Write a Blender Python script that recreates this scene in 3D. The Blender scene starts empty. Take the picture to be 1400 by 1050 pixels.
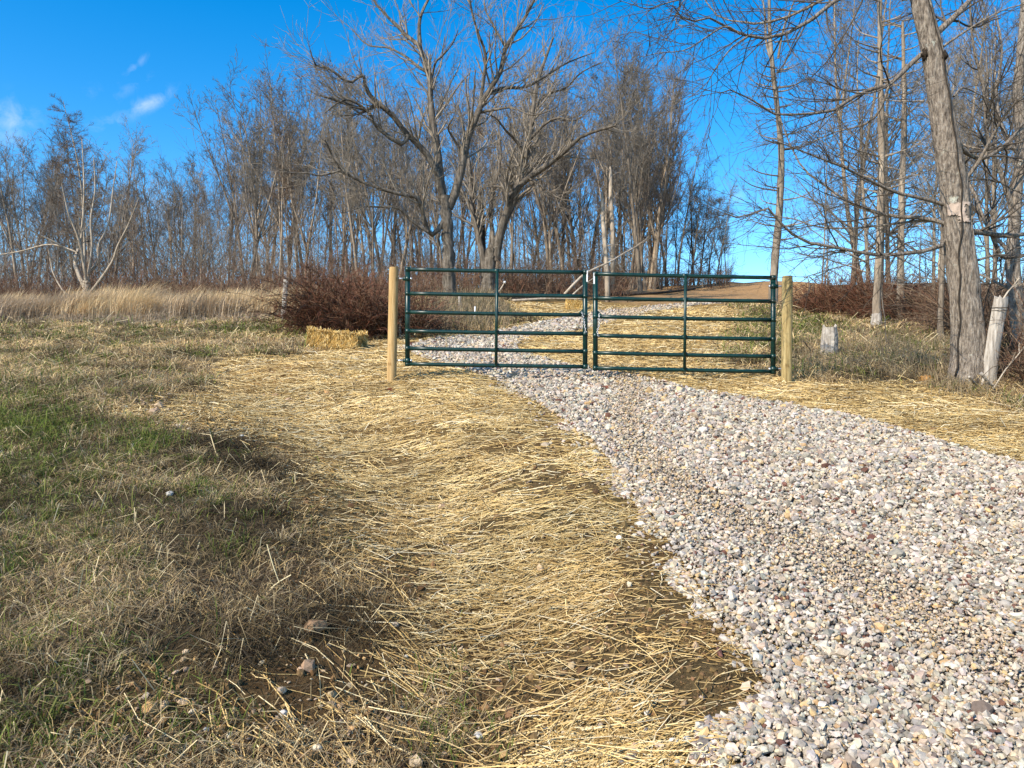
import bpy, math
import numpy as np
from mathutils import Vector

rng = np.random.default_rng(11)
SC = bpy.context.scene
COL = SC.collection
F, CX, CY, CAMZ = 1057.0, 700.0, 525.0, 1.6      # pinhole model of the photograph (1400 x 1050)
PI = math.pi

# ------------------------------------------------------------------ helpers
def nrm(a):
    return a / np.maximum(np.linalg.norm(a, axis=-1, keepdims=True), 1e-9)

def smooth(e0, e1, x):
    t = np.clip((x - e0) / (e1 - e0), 0, 1)
    return t * t * (3 - 2 * t)

_lat = np.random.default_rng(5).random((256, 256))
def noise(x, y, s=1.0, o=0.0):
    x = np.asarray(x) / s + 37.3 + o; y = np.asarray(y) / s + 91.7 + o * 1.7
    i = np.floor(x).astype(int); j = np.floor(y).astype(int)
    u = x - i; v = y - j; u = u * u * (3 - 2 * u); v = v * v * (3 - 2 * v)
    g = lambda a, b: _lat[a & 255, b & 255]
    return (g(i, j) * (1 - u) + g(i + 1, j) * u) * (1 - v) + (g(i, j + 1) * (1 - u) + g(i + 1, j + 1) * u) * v

def tag(o, label=None, cat=None, group=None, kind=None):
    if label: o['label'] = label
    if cat: o['category'] = cat
    if group: o['group'] = group
    if kind: o['kind'] = kind
    return o

def mesh_np(name, V, faces, mat=None, smooth_shade=False, color=None):
    """V (n,3); faces: array (m,k) or list of such arrays."""
    if isinstance(faces, np.ndarray): faces = [faces]
    faces = [f for f in faces if len(f)]
    me = bpy.data.meshes.new(name)
    V = np.asarray(V, dtype=np.float32)
    me.vertices.add(len(V)); me.vertices.foreach_set('co', V.ravel())
    nl = sum(f.size for f in faces); npoly = sum(len(f) for f in faces)
    me.loops.add(nl); me.loops.foreach_set('vertex_index', np.concatenate([f.ravel() for f in faces]).astype(np.int32))
    me.polygons.add(npoly)
    tot = np.concatenate([np.full(len(f), f.shape[1]) for f in faces]).astype(np.int32)
    me.polygons.foreach_set('loop_start', np.concatenate([[0], np.cumsum(tot)[:-1]]).astype(np.int32))
    me.polygons.foreach_set('use_smooth', np.full(npoly, smooth_shade))
    if color is not None:
        at = me.color_attributes.new('Col', 'FLOAT_COLOR', 'POINT')
        c = np.ones((len(V), 4), dtype=np.float32); c[:, :3] = color
        at.data.foreach_set('color', c.ravel())
    if mat: me.materials.append(mat)
    me.update(calc_edges=True)
    return me

def link(name, me, parent=None, loc=None):
    o = bpy.data.objects.new(name, me); COL.objects.link(o)
    if parent: o.parent = parent
    if loc is not None: o.location = loc
    return o

def thing(name, loc, label, cat, group=None):
    o = bpy.data.objects.new(name, None); COL.objects.link(o)
    o.location = loc; o.empty_display_size = 0.2
    return tag(o, label, cat, group)

def copy_tree(o, parent=None):
    c = o.copy(); COL.objects.link(c)
    if parent: c.parent = parent
    for ch in list(o.children): copy_tree(ch, c)
    return c

class Geo:
    """collects tubes and solids into one mesh"""
    def __init__(s): s.V = []; s.Q = []; s.T = []; s.n = 0; s.C = []
    def raw(s, V, Q=None, T=None, C=None):
        V = np.asarray(V, float); s.V.append(V)
        if Q is not None and len(Q): s.Q.append(np.asarray(Q) + s.n)
        if T is not None and len(T): s.T.append(np.asarray(T) + s.n)
        if C is not None: s.C.append(np.broadcast_to(C, (len(V), 3)))
        s.n += len(V)
    def tubes(s, P, R, sides=3, C=None, cap=False):
        """P (B,n,3), R (B,n)"""
        P = np.asarray(P, float); R = np.asarray(R, float)
        if P.ndim == 2: P = P[None]; R = R[None]
        B, n, _ = P.shape
        t = nrm(np.gradient(P, axis=1)); m = nrm(t.mean(1))
        ref = np.zeros((B, 3)); ref[np.arange(B), np.argmin(np.abs(m), 1)] = 1
        u = nrm(np.cross(t, ref[:, None, :])); v = np.cross(t, u)
        a = np.arange(sides) * 2 * PI / sides
        ring = P[:, :, None, :] + R[:, :, None, None] * (np.cos(a)[None, None, :, None] * u[:, :, None, :] + np.sin(a)[None, None, :, None] * v[:, :, None, :])
        V = ring.reshape(-1, 3)
        b = (np.arange(B) * n * sides)[:, None, None]; i = (np.arange(n - 1) * sides)[None, :, None]; k = np.arange(sides)[None, None, :]
        k2 = (k + 1) % sides
        q = np.stack([b + i + k, b + i + k2, b + i + sides + k2, b + i + sides + k], -1).reshape(-1, 4)
        tri = None
        if cap and sides >= 3:
            # fan caps on both ends with a centre vertex
            extra = np.concatenate([P[:, 0], P[:, -1]]); off = len(V)
            tr = []
            for e, row, sgn in ((0, 0, 1), (1, n - 1, -1)):
                base = np.arange(B) * n * sides + row * sides
                for kk in range(sides):
                    a0 = base + kk; a1 = base + (kk + 1) % sides; c = off + e * B + np.arange(B)
                    tr.append(np.stack([a1, a0, c] if sgn > 0 else [a0, a1, c], -1))
            V = np.concatenate([V, extra]); tri = np.concatenate(tr)
        cc = None
        if C is not None:
            C = np.asarray(C, float)
            if C.ndim == 2 and len(C) == B: cc = np.repeat(C, n * sides, 0)
            else: cc = np.broadcast_to(C, (len(V), 3))
        s.raw(V, q, tri, cc)
    def box(s, c, size, rz=0, C=None):
        hx, hy, hz = [d / 2 for d in size]
        V = np.array([[x, y, z] for z in (-hz, hz) for y in (-hy, hy) for x in (-hx, hx)])
        cr, sr = math.cos(rz), math.sin(rz)
        V = V @ np.array([[cr, sr, 0], [-sr, cr, 0], [0, 0, 1]]) + np.asarray(c)
        s.raw(V, [[0, 2, 3, 1], [4, 5, 7, 6], [0, 1, 5, 4], [2, 6, 7, 3], [0, 4, 6, 2], [1, 3, 7, 5]], None, C)
    def mesh(s, name, mat, smooth_shade=False):
        V = np.concatenate(s.V); fs = []
        if s.Q: fs.append(np.concatenate(s.Q))
        if s.T: fs.append(np.concatenate(s.T))
        col = np.concatenate(s.C) if s.C and sum(len(c) for c in s.C) == len(V) else None
        return mesh_np(name, V, fs, mat, smooth_shade, col)

# ------------------------------------------------------------------ terrain
DY = np.array([-20, -5, 2.44, 3.1, 4.3, 5.95, 7.9, 10.3, 12.6, 18, 60.])
DX = np.array([.4, .1, -.12, -.15, -.32, -.79, -1.87, -3.6, -5.4, -9., -40.])
def h(x, y):
    x = np.asarray(x, float); y = np.asarray(y, float)
    top = 56.0; k = 5.0
    ys = top - k * np.logaddexp(0, (top - np.maximum(y, -200)) / k) + 0.0
    ys = top - np.where((top - y) / k > 30, top - y, k * np.logaddexp(0, np.clip((top - y) / k, -50, 50)))
    lo = -8.0
    ys = lo + np.where((ys - lo) / 2 > 30, ys - lo, 2 * np.logaddexp(0, np.clip((ys - lo) / 2, -50, 50)))
    z = 0.16 * ys
    u = (x - np.interp(y, DY, DX)) * np.interp(y, [4, 10], [1.0, 0.62])
    fade = 1 - smooth(8.5, 13, y)
    z = z - 0.15 * np.exp(-(u / 0.60) ** 2) * fade
    z = z + 0.11 * smooth(-0.35, -1.7, u) * (1 - smooth(7.5, 12, y)) - 0.0
    z = z + 0.05 * (noise(x, y, 0.9) - .5) + 0.022 * (noise(x, y, 0.23, 3.1) - .5)
    far = smooth(16, 40, y)
    z = z + far * (0.7 * (noise(x, y, 14.0, 7.0) - .5) + 0.40 * (noise(x, y, 3.6, 2.0) - .5) + .12 * (noise(x, y, 1.1, 6.0) - .5))
    return z

_ds = np.geomspace(0.8, 140, 3000)
def ground_at(px, py):
    """world point where the sight line through a photo pixel meets the terrain"""
    X = (px - CX) / F * _ds; Z = CAMZ - (py - CY) / F * _ds
    below = np.nonzero(Z <= h(X, _ds))[0]
    i = below[0] if len(below) else len(_ds) - 1
    d = _ds[i]
    return np.array([X[i], d, float(h(X[i], d))])

def at(px, py, Y):
    px = np.asarray(px, float); py = np.asarray(py, float); Y = np.broadcast_to(Y, px.shape)
    return np.stack([(px - CX) / F * Y, Y, CAMZ + (CY - py) / F * Y], -1)

def to_px(P):
    Y = np.maximum(P[..., 1], 0.9)
    return CX + F * P[..., 0] / Y, CY - F * (P[..., 2] - CAMZ) / Y

def inside(x, y, poly):
    poly = np.asarray(poly, float); r = np.zeros(x.shape, bool)
    x0, y0 = poly[-1]
    for x1, y1 in poly:
        c = ((y1 > y) != (y0 > y)) & (x < (x0 - x1) * (y - y1) / (y0 - y1 + 1e-12) + x1)
        r ^= c; x0, y0 = x1, y1
    return r

def world_poly(pp):
    return np.array([ground_at(*p)[:2] for p in pp])

# the driveway, as pairs of left and right edge points
EDGE = [((1000, 1060), (2400, 1060)), ((1045, 950), (2100, 900)), ((985, 850), (1700, 745)), ((905, 730), (1400, 640)), ((840, 640), (1130, 566)),
        ((765, 572), (960, 538)), ((690, 530), (855, 513)), ((640, 508), (785, 503)), ((575, 490), (735, 490)), ((553, 476), (708, 479)),
        ((590, 466), (714, 468)), ((660, 458), (750, 461)), ((720, 446), (800, 451)), ((790, 432), (852, 437)), ((850, 423), (900, 426)), ((936, 415), (950, 418))]
LW = np.array([ground_at(*e[0])[:2] for e in EDGE]); RW = np.array([ground_at(*e[1])[:2] for e in EDGE])
LW = np.concatenate([[[0.4, -14.]], [[0.55, -4.]], [[.62, .5]], LW, [LW[-1] + [1.5, 2.5]]])
RW = np.concatenate([[[3.9, -14.]], [[3.95, -4.]], [[3.95, .5]], RW, [RW[-1] + [1.5, 2.0]]])
def catmull(P, m):
    P = np.asarray(P, float); n = len(P)
    s = np.linspace(0, n - 1, m); i = np.clip(s.astype(int), 0, n - 2); t = (s - i)[:, None]
    g = lambda k: P[np.clip(k, 0, n - 1)]
    p0, p1, p2, p3 = g(i - 1), g(i), g(i + 1), g(i + 2)
    return 0.5 * ((2 * p1) + (-p0 + p2) * t + (2 * p0 - 5 * p1 + 4 * p2 - p3) * t ** 2 + (-p0 + 3 * p1 - 3 * p2 + p3) * t ** 3)
LC = catmull(LW, 260); RC = catmull(RW, 260)
ROAD = np.concatenate([LC, RC[::-1]])

STRAW = world_poly([(590, 1049), (640, 1000), (610, 900), (560, 830), (515, 760), (450, 690), (425, 640), (355, 605), (235, 575), (150, 562), (190, 546),
                    (325, 532), (305, 498), (340, 487), (425, 489), (505, 468), (560, 461), (690, 452), (745, 440), (700, 425), (690, 409), (800, 402),
                    (830, 412), (935, 411), (1000, 418), (1010, 440), (995, 470), (960, 492), (1000, 506), (1090, 523), (1180, 524), (1290, 532), (1400, 563), (1560, 610)])
STRAW = np.concatenate([STRAW, [[5.6, 4.0], [5.0, -2], [-.6, -2], [-.5, 2.0]]])
SPARSE = np.concatenate([world_poly([(150, 950), (330, 890), (460, 745), (600, 830), (690, 1049)]), [[-.4, 1.2], [-1.8, 1.2]]])
BARE = world_poly([(815, 392), (900, 390), (1010, 388), (1130, 387), (1135, 410), (1060, 413), (940, 413), (900, 417), (820, 409)])
CLAY = world_poly([(320, 497), (420, 494), (450, 505), (400, 530), (330, 535)])
def zone(x, y, poly, rad, n=7, seed=1):
    r = np.random.default_rng(seed); w = np.zeros(np.shape(x))
    for k in range(n):
        a = k * 2.4; q = rad * math.sqrt((k + .5) / n)
        w += inside(x + q * math.cos(a) + rad * 1.0 * (noise(x, y, rad * 1.3, 11) - .5), y + q * math.sin(a) + rad * (noise(x, y, rad * 1.3, 23) - .5), poly)
    return w / n
def zones(x, y):
    rad = np.clip(0.10 * y, 0.25, 0.9)
    road = zone(x, y, ROAD, .13)
    st = zone(x, y, STRAW, .45)
    sp = zone(x, y, SPARSE, .4)
    return road, st, sp
def greenness(x, y):
    px, py = to_px(np.stack([x, y, h(x, y)], -1))
    g = 0.10 * smooth(.35, .8, noise(x, y, 1.1, 4)) + 0.34 * smooth(.55, .8, noise(x, y, .45, 9))
    g = g + 0.70 * np.exp(-((px - 0) / 120) ** 2 - ((py - 600) / 62) ** 2) + 0.6 * np.exp(-((px - 205) / 30) ** 2 - ((py - 600) / 18) ** 2)
    g = g + 0.22 * np.exp(-((px - 60) / 130) ** 2 - ((py - 740) / 90) ** 2)
    g = g + 0.55 * np.exp(-((px - 1105) / 30) ** 2 - ((py - 455) / 16) ** 2) + .4 * np.exp(-((px - 1000) / 60) ** 2 - ((py - 445) / 20) ** 2)
    g = g + 0.4 * np.exp(-((px - 360) / 70) ** 2 - ((py - 452) / 10) ** 2)
    return np.clip(g * (0.55 + .9 * noise(x, y, .3, 15)), 0, 1)

# ------------------------------------------------------------------ materials
def mat(name, rough=0.85, spec=0.2):
    m = bpy.data.materials.new(name); m.use_nodes = True
    nt = m.node_tree; b = nt.nodes['Principled BSDF']
    b.inputs['Roughness'].default_value = rough
    b.inputs['Specular IOR Level'].default_value = spec
    return m, nt, b
def nd(nt, typ, **kw):
    n = nt.nodes.new(typ)
    for k, v in kw.items():
        if k in n.inputs: n.inputs[k].default_value = v
        else: setattr(n, k, v)
    return n
def ramp(nt, src, stops):
    r = nt.nodes.new('ShaderNodeValToRGB'); e = r.color_ramp.elements
    while len(e) < len(stops): e.new(0.5)
    for el, (p, c) in zip(e, stops): el.position = p; el.color = (*c, 1)
    nt.links.new(src, r.inputs[0]); return r
def mixc(nt, fac, a, b, mode='MIX'):
    m = nt.nodes.new('ShaderNodeMix'); m.data_type = 'RGBA'; m.blend_type = mode
    for s, v in ((0, fac), (6, a), (7, b)):
        if hasattr(v, 'is_linked'): nt.links.new(v, m.inputs[s])
        elif isinstance(v, (int, float)): m.inputs[s].default_value = v
        else: m.inputs[s].default_value = (*v, 1)
    return m.outputs[2]
def bump(nt, b, src, strength, dist):
    n = nd(nt, 'ShaderNodeBump', Strength=strength, Distance=dist)
    nt.links.new(src, n.inputs['Height']); nt.links.new(n.outputs[0], b.inputs['Normal'])
def coords(nt, scale=(1, 1, 1), kind='Object'):
    tc = nt.nodes.new('ShaderNodeTexCoord'); mp = nd(nt, 'ShaderNodeMapping'); mp.inputs['Scale'].default_value = scale
    nt.links.new(tc.outputs[kind], mp.inputs[0]); return mp.outputs[0]
def noise_n(nt, vec, scale, detail=4, rough=.6):
    n = nd(nt, 'ShaderNodeTexNoise', Scale=scale, Detail=detail, Roughness=rough); nt.links.new(vec, n.inputs['Vector']); return n.outputs['Fac']

def attr_mat(name, rough=.7, spec=.25, transl=0.0):
    m, nt, b = mat(name, rough, spec)
    a = nd(nt, 'ShaderNodeAttribute', attribute_name='Col')
    nt.links.new(a.outputs['Color'], b.inputs['Base Color'])
    if transl:
        t = nd(nt, 'ShaderNodeBsdfTranslucent'); nt.links.new(a.outputs['Color'], t.inputs['Color'])
        mx = nd(nt, 'ShaderNodeMixShader'); mx.inputs[0].default_value = transl
        nt.links.new(b.outputs[0], mx.inputs[1]); nt.links.new(t.outputs[0], mx.inputs[2])
        nt.links.new(mx.outputs[0], nt.nodes['Material Output'].inputs['Surface'])
    return m
M_STRAW = attr_mat('straw', .6, .15)
M_BLADE = attr_mat('blades', .7, .12, .25)
M_STONE = attr_mat('stones', .85, .12)
nt = M_STONE.node_tree; b = nt.nodes['Principled BSDF']
c = coords(nt); f = noise_n(nt, c, 90, 4)
mx = mixc(nt, .35, nt.nodes['Attribute'].outputs['Color'], ramp(nt, f, [(.3, (.25, .25, .25)), (.7, (.9, .9, .9))]).outputs[0], 'OVERLAY')
nt.links.new(mx, b.inputs['Base Color']); bump(nt, b, f, .35, .004)

def bark(name, cols, sx=14, sz=3.0, bstr=.7, bd=.02, per_obj=0.35, patch=None):
    m, nt, b = mat(name, .95, .1)
    c = coords(nt, (sx, sx, sz)); c1 = coords(nt)
    f = noise_n(nt, c, 1.0, 6, .65)
    r = ramp(nt, f, [(.30, cols[0]), (.52, cols[1]), (.75, cols[2])])
    out = r.outputs[0]
    if patch:
        p = noise_n(nt, c1, patch[1], 5, .7)
        pr = ramp(nt, p, [(patch[2], (0, 0, 0)), (patch[2] + .06, (1, 1, 1))])
        out = mixc(nt, pr.outputs[0], out, patch[0])
    if per_obj:
        oi = nd(nt, 'ShaderNodeObjectInfo')
        hr = ramp(nt, oi.outputs['Random'], [(0, (.60, .58, .56)), (.5, (.95, .93, .9)), (1, (1.35, 1.25, 1.12))])
        out = mixc(nt, 1.0, out, hr.outputs[0], 'MULTIPLY')
    nt.links.new(out, b.inputs['Base Color'])
    bump(nt, b, f, bstr, bd)
    return m
M_BARKBIG = bark('bark_big', [(.05, .038, .03), (.29, .24, .19), (.50, .435, .355)], 40, 9, 1.0, .06, 0, ((.52, .52, .43), 5.0, .63))
M_BARK = bark('bark_grey', [(.035, .029, .023), (.135, .114, .09), (.27, .235, .19)], 12, 2.5, .8, .03, 0, ((.44, .41, .33), 3.0, .66))
M_BARKWOOD = bark('bark_wood', [(.10, .08, .062), (.27, .225, .175), (.46, .40, .325)], 9, 1.5, .5, .02, 1, ((.42, .38, .31), .9, .60))
M_TWIG = bark('twig', [(.082, .074, .063), (.19, .173, .149), (.33, .303, .265)], 5, 2, .2, .01, 1)
M_TWIGRED = bark('twig_red', [(.11, .08, .058), (.20, .15, .112), (.31, .25, .20)], 5, 2, .2, .01, 1)
M_TWIGBIG = bark('twig_big', [(.045, .037, .029), (.10, .082, .064), (.19, .162, .13)], 14, 7, .4, .01, 0, ((.40, .41, .33), 6.0, .64))
M_BRAMBLE = attr_mat('bramble', .7, .2)
M_DEAD = bark('deadwood', [(.15, .125, .10), (.37, .33, .28), (.56, .52, .455)], 30, 3, .9, .012, 0)
M_PALE = bark('pale_snag', [(.20, .155, .105), (.40, .33, .25), (.56, .49, .39)], 12, 2, .6, .02, 0)
M_DARKLOG = bark('dark_log', [(.02, .016, .013), (.05, .04, .032), (.12, .10, .08)], 10, 6, .8, .02, 0)

def plain(name, col, rough=.6, spec=.3, metal=0, var=.25, scale=30):
    m, nt, b = mat(name, rough, spec); b.inputs['Metallic'].default_value = metal
    c = coords(nt); f = noise_n(nt, c, scale, 4)
    k = lambda s: tuple(min(1, v * s) for v in col)
    r = ramp(nt, f, [(.3, k(1 - var)), (.7, k(1 + var))]); nt.links.new(r.outputs[0], b.inputs['Base Color'])
    return m
M_GREEN = plain('green_paint', (.003, .027, .021), .36, .5, 0, .4, 18)
M_STEEL = plain('zinc_steel', (.62, .63, .64), .35, .5, .8, .2, 80)
M_WHITE = plain('white_label', (.78, .78, .76), .5, .3, 0, .06, 60)
M_PAPER = plain('weathered_paper', (.45, .355, .285), .85, .1, 0, .3, 22)
M_YELLOW = plain('yellow_plastic', (.75, .6, .02), .4, .4, 0, .1, 50)
M_VINE = plain('vine', (.045, .036, .028), .9, .1, 0, .4, 40)
M_BLACK = plain('scar', (.035, .027, .02), .95, .05, 0, .5, 30)

def post_mat(name, lo, mid, hi):
    m, nt, b = mat(name, .8, .2)
    c = coords(nt, (16, 16, 1.3)); f = noise_n(nt, c, 2.0, 6, .6)
    c2 = coords(nt, (1, 1, .6)); k = noise_n(nt, c2, 9, 2, .5)
    r = ramp(nt, f, [(.28, lo), (.5, mid), (.72, hi)])
    kr = ramp(nt, k, [(.26, (.45, .36, .25)), (.36, (1, 1, 1))])
    nt.links.new(mixc(nt, 1, r.outputs[0], kr.outputs[0], 'MULTIPLY'), b.inputs['Base Color'])
    bump(nt, b, f, .5, .006); return m
M_POST = post_mat('new_post', (.28, .165, .06), (.47, .305, .13), (.58, .41, .20))
M_POSTB = post_mat('green_tinted_post', (.16, .11, .042), (.33, .24, .10), (.46, .36, .175))

# ground
def ground_material():
    m, nt, b = mat('ground', 1.0, .05)
    c = coords(nt)
    a = nd(nt, 'ShaderNodeAttribute', attribute_name='Col')
    f1 = noise_n(nt, c, 42, 8, .75); f2 = noise_n(nt, c, 6, 5, .65)
    r1 = ramp(nt, f1, [(.3, (.45, .42, .38)), (.5, (.95, .95, .95)), (.72, (1.6, 1.55, 1.45))])
    r2 = ramp(nt, f2, [(.3, (.7, .7, .7)), (.7, (1.2, 1.2, 1.2))])
    x = mixc(nt, 1, a.outputs['Color'], r1.outputs[0], 'MULTIPLY'); x = mixc(nt, 1, x, r2.outputs[0], 'MULTIPLY')
    nt.links.new(x, b.inputs['Base Color'])
    bump(nt, b, f1, .9, .03); return m
M_GROUND = ground_material()

def gravel_material():
    m, nt, b = mat('driveway_gravel', .95, .15)
    c = coords(nt)
    v = nd(nt, 'ShaderNodeTexVoronoi', Scale=32.0); nt.links.new(c, v.inputs['Vector'])
    sep = nd(nt, 'ShaderNodeSeparateColor'); nt.links.new(v.outputs['Color'], sep.inputs[0])
    r = ramp(nt, sep.outputs[0], [(0, (.07, .05, .04)), (.15, (.20, .175, .15)), (.5, (.33, .295, .245)), (.8, (.48, .435, .37)), (1, (.42, .33, .21))])
    e = ramp(nt, v.outputs['Distance'], [(.35, (1, 1, 1)), (.75, (.55, .52, .5))])
    nt.links.new(mixc(nt, 1, r.outputs[0], e.outputs[0], 'MULTIPLY'), b.inputs['Base Color'])
    inv = nd(nt, 'ShaderNodeMath', operation='SUBTRACT'); inv.inputs[0].default_value = 1; nt.links.new(v.outputs['Distance'], inv.inputs[1])
    bump(nt, b, inv.outputs[0], 1.0, .03); return m
M_GRAVEL = gravel_material()

# ------------------------------------------------------------------ ground sheet
def build_ground():
    a = np.sinh(np.linspace(-1, 1, 460) * 5.6) / np.sinh(5.6) * 420
    t = np.linspace(0, 1, 560)
    ys = np.concatenate([-40 + 42 * np.linspace(0, 1, 40)[:-1], 2.0 * (900 / 2.0) ** (np.linspace(0, 1, 520))])
    # columns fan out with distance, so that near cells are small
    X, Y = np.meshgrid(a, ys)
    fan = np.clip((Y + 6) / 20.0, .45, 3.0)
    X = X * fan
    Z = h(X, Y)
    x, y = X.ravel(), Y.ravel()
    road, st, sp = zones(x, y)
    g = greenness(x, y)
    ba = zone(x, y, BARE, 1.2, 5); cl = zone(x, y, CLAY, .3, 5)
    soil = np.array([.135, .082, .036]); thatch = np.array([.27, .175, .065]); field = np.array([.085, .062, .036]); grn = np.array([.075, .095, .022])
    brown = np.array([.38, .235, .115]); clay = np.array([.36, .20, .075]); litter = np.array([.15, .095, .055])
    mixv = lambda A, B, w: A * (1 - w[:, None]) + B * w[:, None]
    base = mixv(np.tile(field, (len(x), 1)), np.tile(grn, (len(x), 1)), g * .45)
    dist = smooth(24, 34, y) * (1 - .0 * y)
    base = mixv(base, np.tile(litter, (len(x), 1)), dist)
    base = mixv(base, np.tile(soil, (len(x), 1)), np.clip(sp, 0, 1) * .8)
    base = mixv(base, np.tile(thatch, (len(x), 1)), st * (.25 + .7 * smooth(4, 11, y)))
    base = mixv(base, np.tile(soil * 1.1, (len(x), 1)), st * smooth(.62, .85, noise(x, y, .5, 31)) * .8)
    base = mixv(base, np.tile(clay, (len(x), 1)), cl * .9)
    base = mixv(base, np.tile(brown, (len(x), 1)), ba)
    n, mcol = X.shape
    i = (np.arange(n - 1) * mcol)[:, None]; j = np.arange(mcol - 1)[None]
    q = np.stack([i + j, i + j + 1, i + mcol + j + 1, i + mcol + j], -1).reshape(-1, 4)
    me = mesh_np('ground', np.stack([x, y, Z.ravel()], -1), q, M_GROUND, True, base)
    tag(link('ground', me), 'sloping field of rough grass, straw and brown soil', 'ground', kind='structure')
build_ground()

def build_driveway():
    m = 16
    w = np.linspace(0, 1, m)
    P = LC[:, None, :] * (1 - w[None, :, None]) + RC[:, None, :] * w[None, :, None]
    x, y = P[..., 0].ravel(), P[..., 1].ravel()
    crown = np.tile(np.where((w > 0) & (w < 1), 1, 0), len(LC))
    ww = np.tile(w, len(LC))
    z = h(x, y) + np.where(crown > 0, .012, -.02)
    n = len(LC); i = (np.arange(n - 1) * m)[:, None]; j = np.arange(m - 1)[None]
    q = np.stack([i + j, i + j + 1, i + m + j + 1, i + m + j], -1).reshape(-1, 4)
    me = mesh_np('driveway', np.stack([x, y, z], -1), q, M_GRAVEL, True)
    tag(link('driveway', me), 'pale gravel driveway curving uphill through the gates', 'driveway', kind='structure')
build_driveway()
def road_frac(x, y):
    """inside the driveway?"""
    return inside(x, y, ROAD)

# ------------------------------------------------------------------ stones
_t = (1 + 5 ** .5) / 2
ICO = nrm(np.array([[-1, _t, 0], [1, _t, 0], [-1, -_t, 0], [1, -_t, 0], [0, -1, _t], [0, 1, _t], [0, -1, -_t], [0, 1, -_t], [_t, 0, -1], [_t, 0, 1], [-_t, 0, -1], [-_t, 0, 1]]))
ICOF = np.array([[0, 11, 5], [0, 5, 1], [0, 1, 7], [0, 7, 10], [0, 10, 11], [1, 5, 9], [5, 11, 4], [11, 10, 2], [10, 7, 6], [7, 1, 8], [3, 9, 4], [3, 4, 2], [3, 2, 6], [3, 6, 8], [3, 8, 9], [4, 9, 5], [2, 4, 11], [6, 2, 10], [8, 6, 7], [9, 8, 1]])
def rot_rand(n, flat=.5):
    a = rng.uniform(0, 2 * PI, n); t = rng.normal(0, flat, n); r = rng.normal(0, flat, n)
    ca, sa, ct, st_, cr, sr = np.cos(a), np.sin(a), np.cos(t), np.sin(t), np.cos(r), np.sin(r)
    z = np.zeros(n); o = np.ones(n)
    Rz = np.stack([ca, -sa, z, sa, ca, z, z, z, o], -1).reshape(n, 3, 3)
    Rx = np.stack([o, z, z, z, ct, -st_, z, st_, ct], -1).reshape(n, 3, 3)
    Ry = np.stack([cr, z, sr, z, o, z, -sr, z, cr], -1).reshape(n, 3, 3)
    return Rz @ Rx @ Ry
def stones(P, size, flat=.6, jit=.2):
    n = len(P)
    sc = size[:, None] * np.stack([np.ones(n), rng.uniform(.6, .95, n), rng.uniform(.4, .75, n)], -1)
    V = ICO[None] * (1 + rng.normal(0, jit, (n, 12, 1))) + rng.normal(0, jit * .35, (n, 12, 3))
    V = np.einsum('nij,nkj->nki', rot_rand(n, flat), V * sc[:, None, :]) + P[:, None, :]
    T = (ICOF[None] + (np.arange(n) * 12)[:, None, None]).reshape(-1, 3)
    return V.reshape(-1, 3), T
PAL = np.array([[.57, .545, .515], [.46, .45, .44], [.345, .335, .33], [.31, .305, .305], [.52, .45, .37], [.55, .50, .44], [.56, .42, .25], [.17, .09, .075], [.22, .20, .19], [.40, .345, .30], [.63, .605, .57]])
PW = np.array([.17, .17, .13, .07, .13, .14, .03, .035, .07, .06, .045])
def stone_cols(n, tan=None):
    i = rng.choice(len(PAL), n, p=PW / PW.sum())
    if tan is not None:
        sw = rng.random(n) < tan
        i = np.where(sw, rng.choice([4, 5, 6, 9, 4], n), i)
    return PAL[i] * np.array([.90, .82, .70]) * rng.uniform(.64, 1.17, (n, 1)) * rng.uniform(.95, 1.05, (n, 3))

def sample(n, y0, y1, mode, k=.86):
    if mode == 'log': y = y0 * (y1 / y0) ** rng.random(n)
    elif mode == 'lin': y = rng.uniform(y0, y1, n)
    else:
        w = rng.random(n); y = np.where(w < .5, y0 * (y1 / y0) ** rng.random(n), rng.uniform(y0, y1, n))
    return rng.uniform(-k, k, n) * y, y

def build_gravel():
    x, y = sample(620000, 1.9, 32, 'log')
    keep = road_frac(x, y) | road_frac(x + .13 * smooth(.4, .7, noise(x, y, .35, 3)) + .06 * (noise(x, y, .15, 3) - .5), y + .10 * (noise(x, y, .25, 8) - .5))
    # loose stones strewn past the edge
    rad = zone(x, y, ROAD, .35, 6)
    keep |= (rng.random(len(x)) < rad ** 2 * .22) & (y < 12)
    dens = np.clip((y / 3.0) ** .75 * .55, 0, 1)
    keep &= rng.random(len(x)) < dens
    x, y = x[keep], y[keep]; n = len(x)
    size = rng.lognormal(math.log(.0116), .36, n) * np.clip(y / 4.0, 1, 5) ** .62
    onroad = road_frac(x, y)
    z = h(x, y) + np.where(onroad, .014 + rng.uniform(0, .030, n), .004) + size * .15
    px, py = to_px(np.stack([x, y, z], -1))
    # dusty tan wheel track crossing the gravel
    tr = np.interp(py, [600, 680, 760, 880, 1050], [860, 950, 1130, 1330, 1620])
    tan = .68 * np.exp(-((px - tr) / (25 + .16 * (py - 560).clip(0))) ** 2) + .10
    size = size * (1 - .38 * tan / .72)
    V, T = stones(np.stack([x, y, z], -1), size)
    C = np.repeat(stone_cols(n, tan), 12, 0)
    me = mesh_np('gravel', V, T, M_STONE, False, C)
    tag(link('gravel', me), 'crushed pale grey and tan stones covering the driveway', 'gravel', kind='stuff')
    return n
N_GR = build_gravel()

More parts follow.
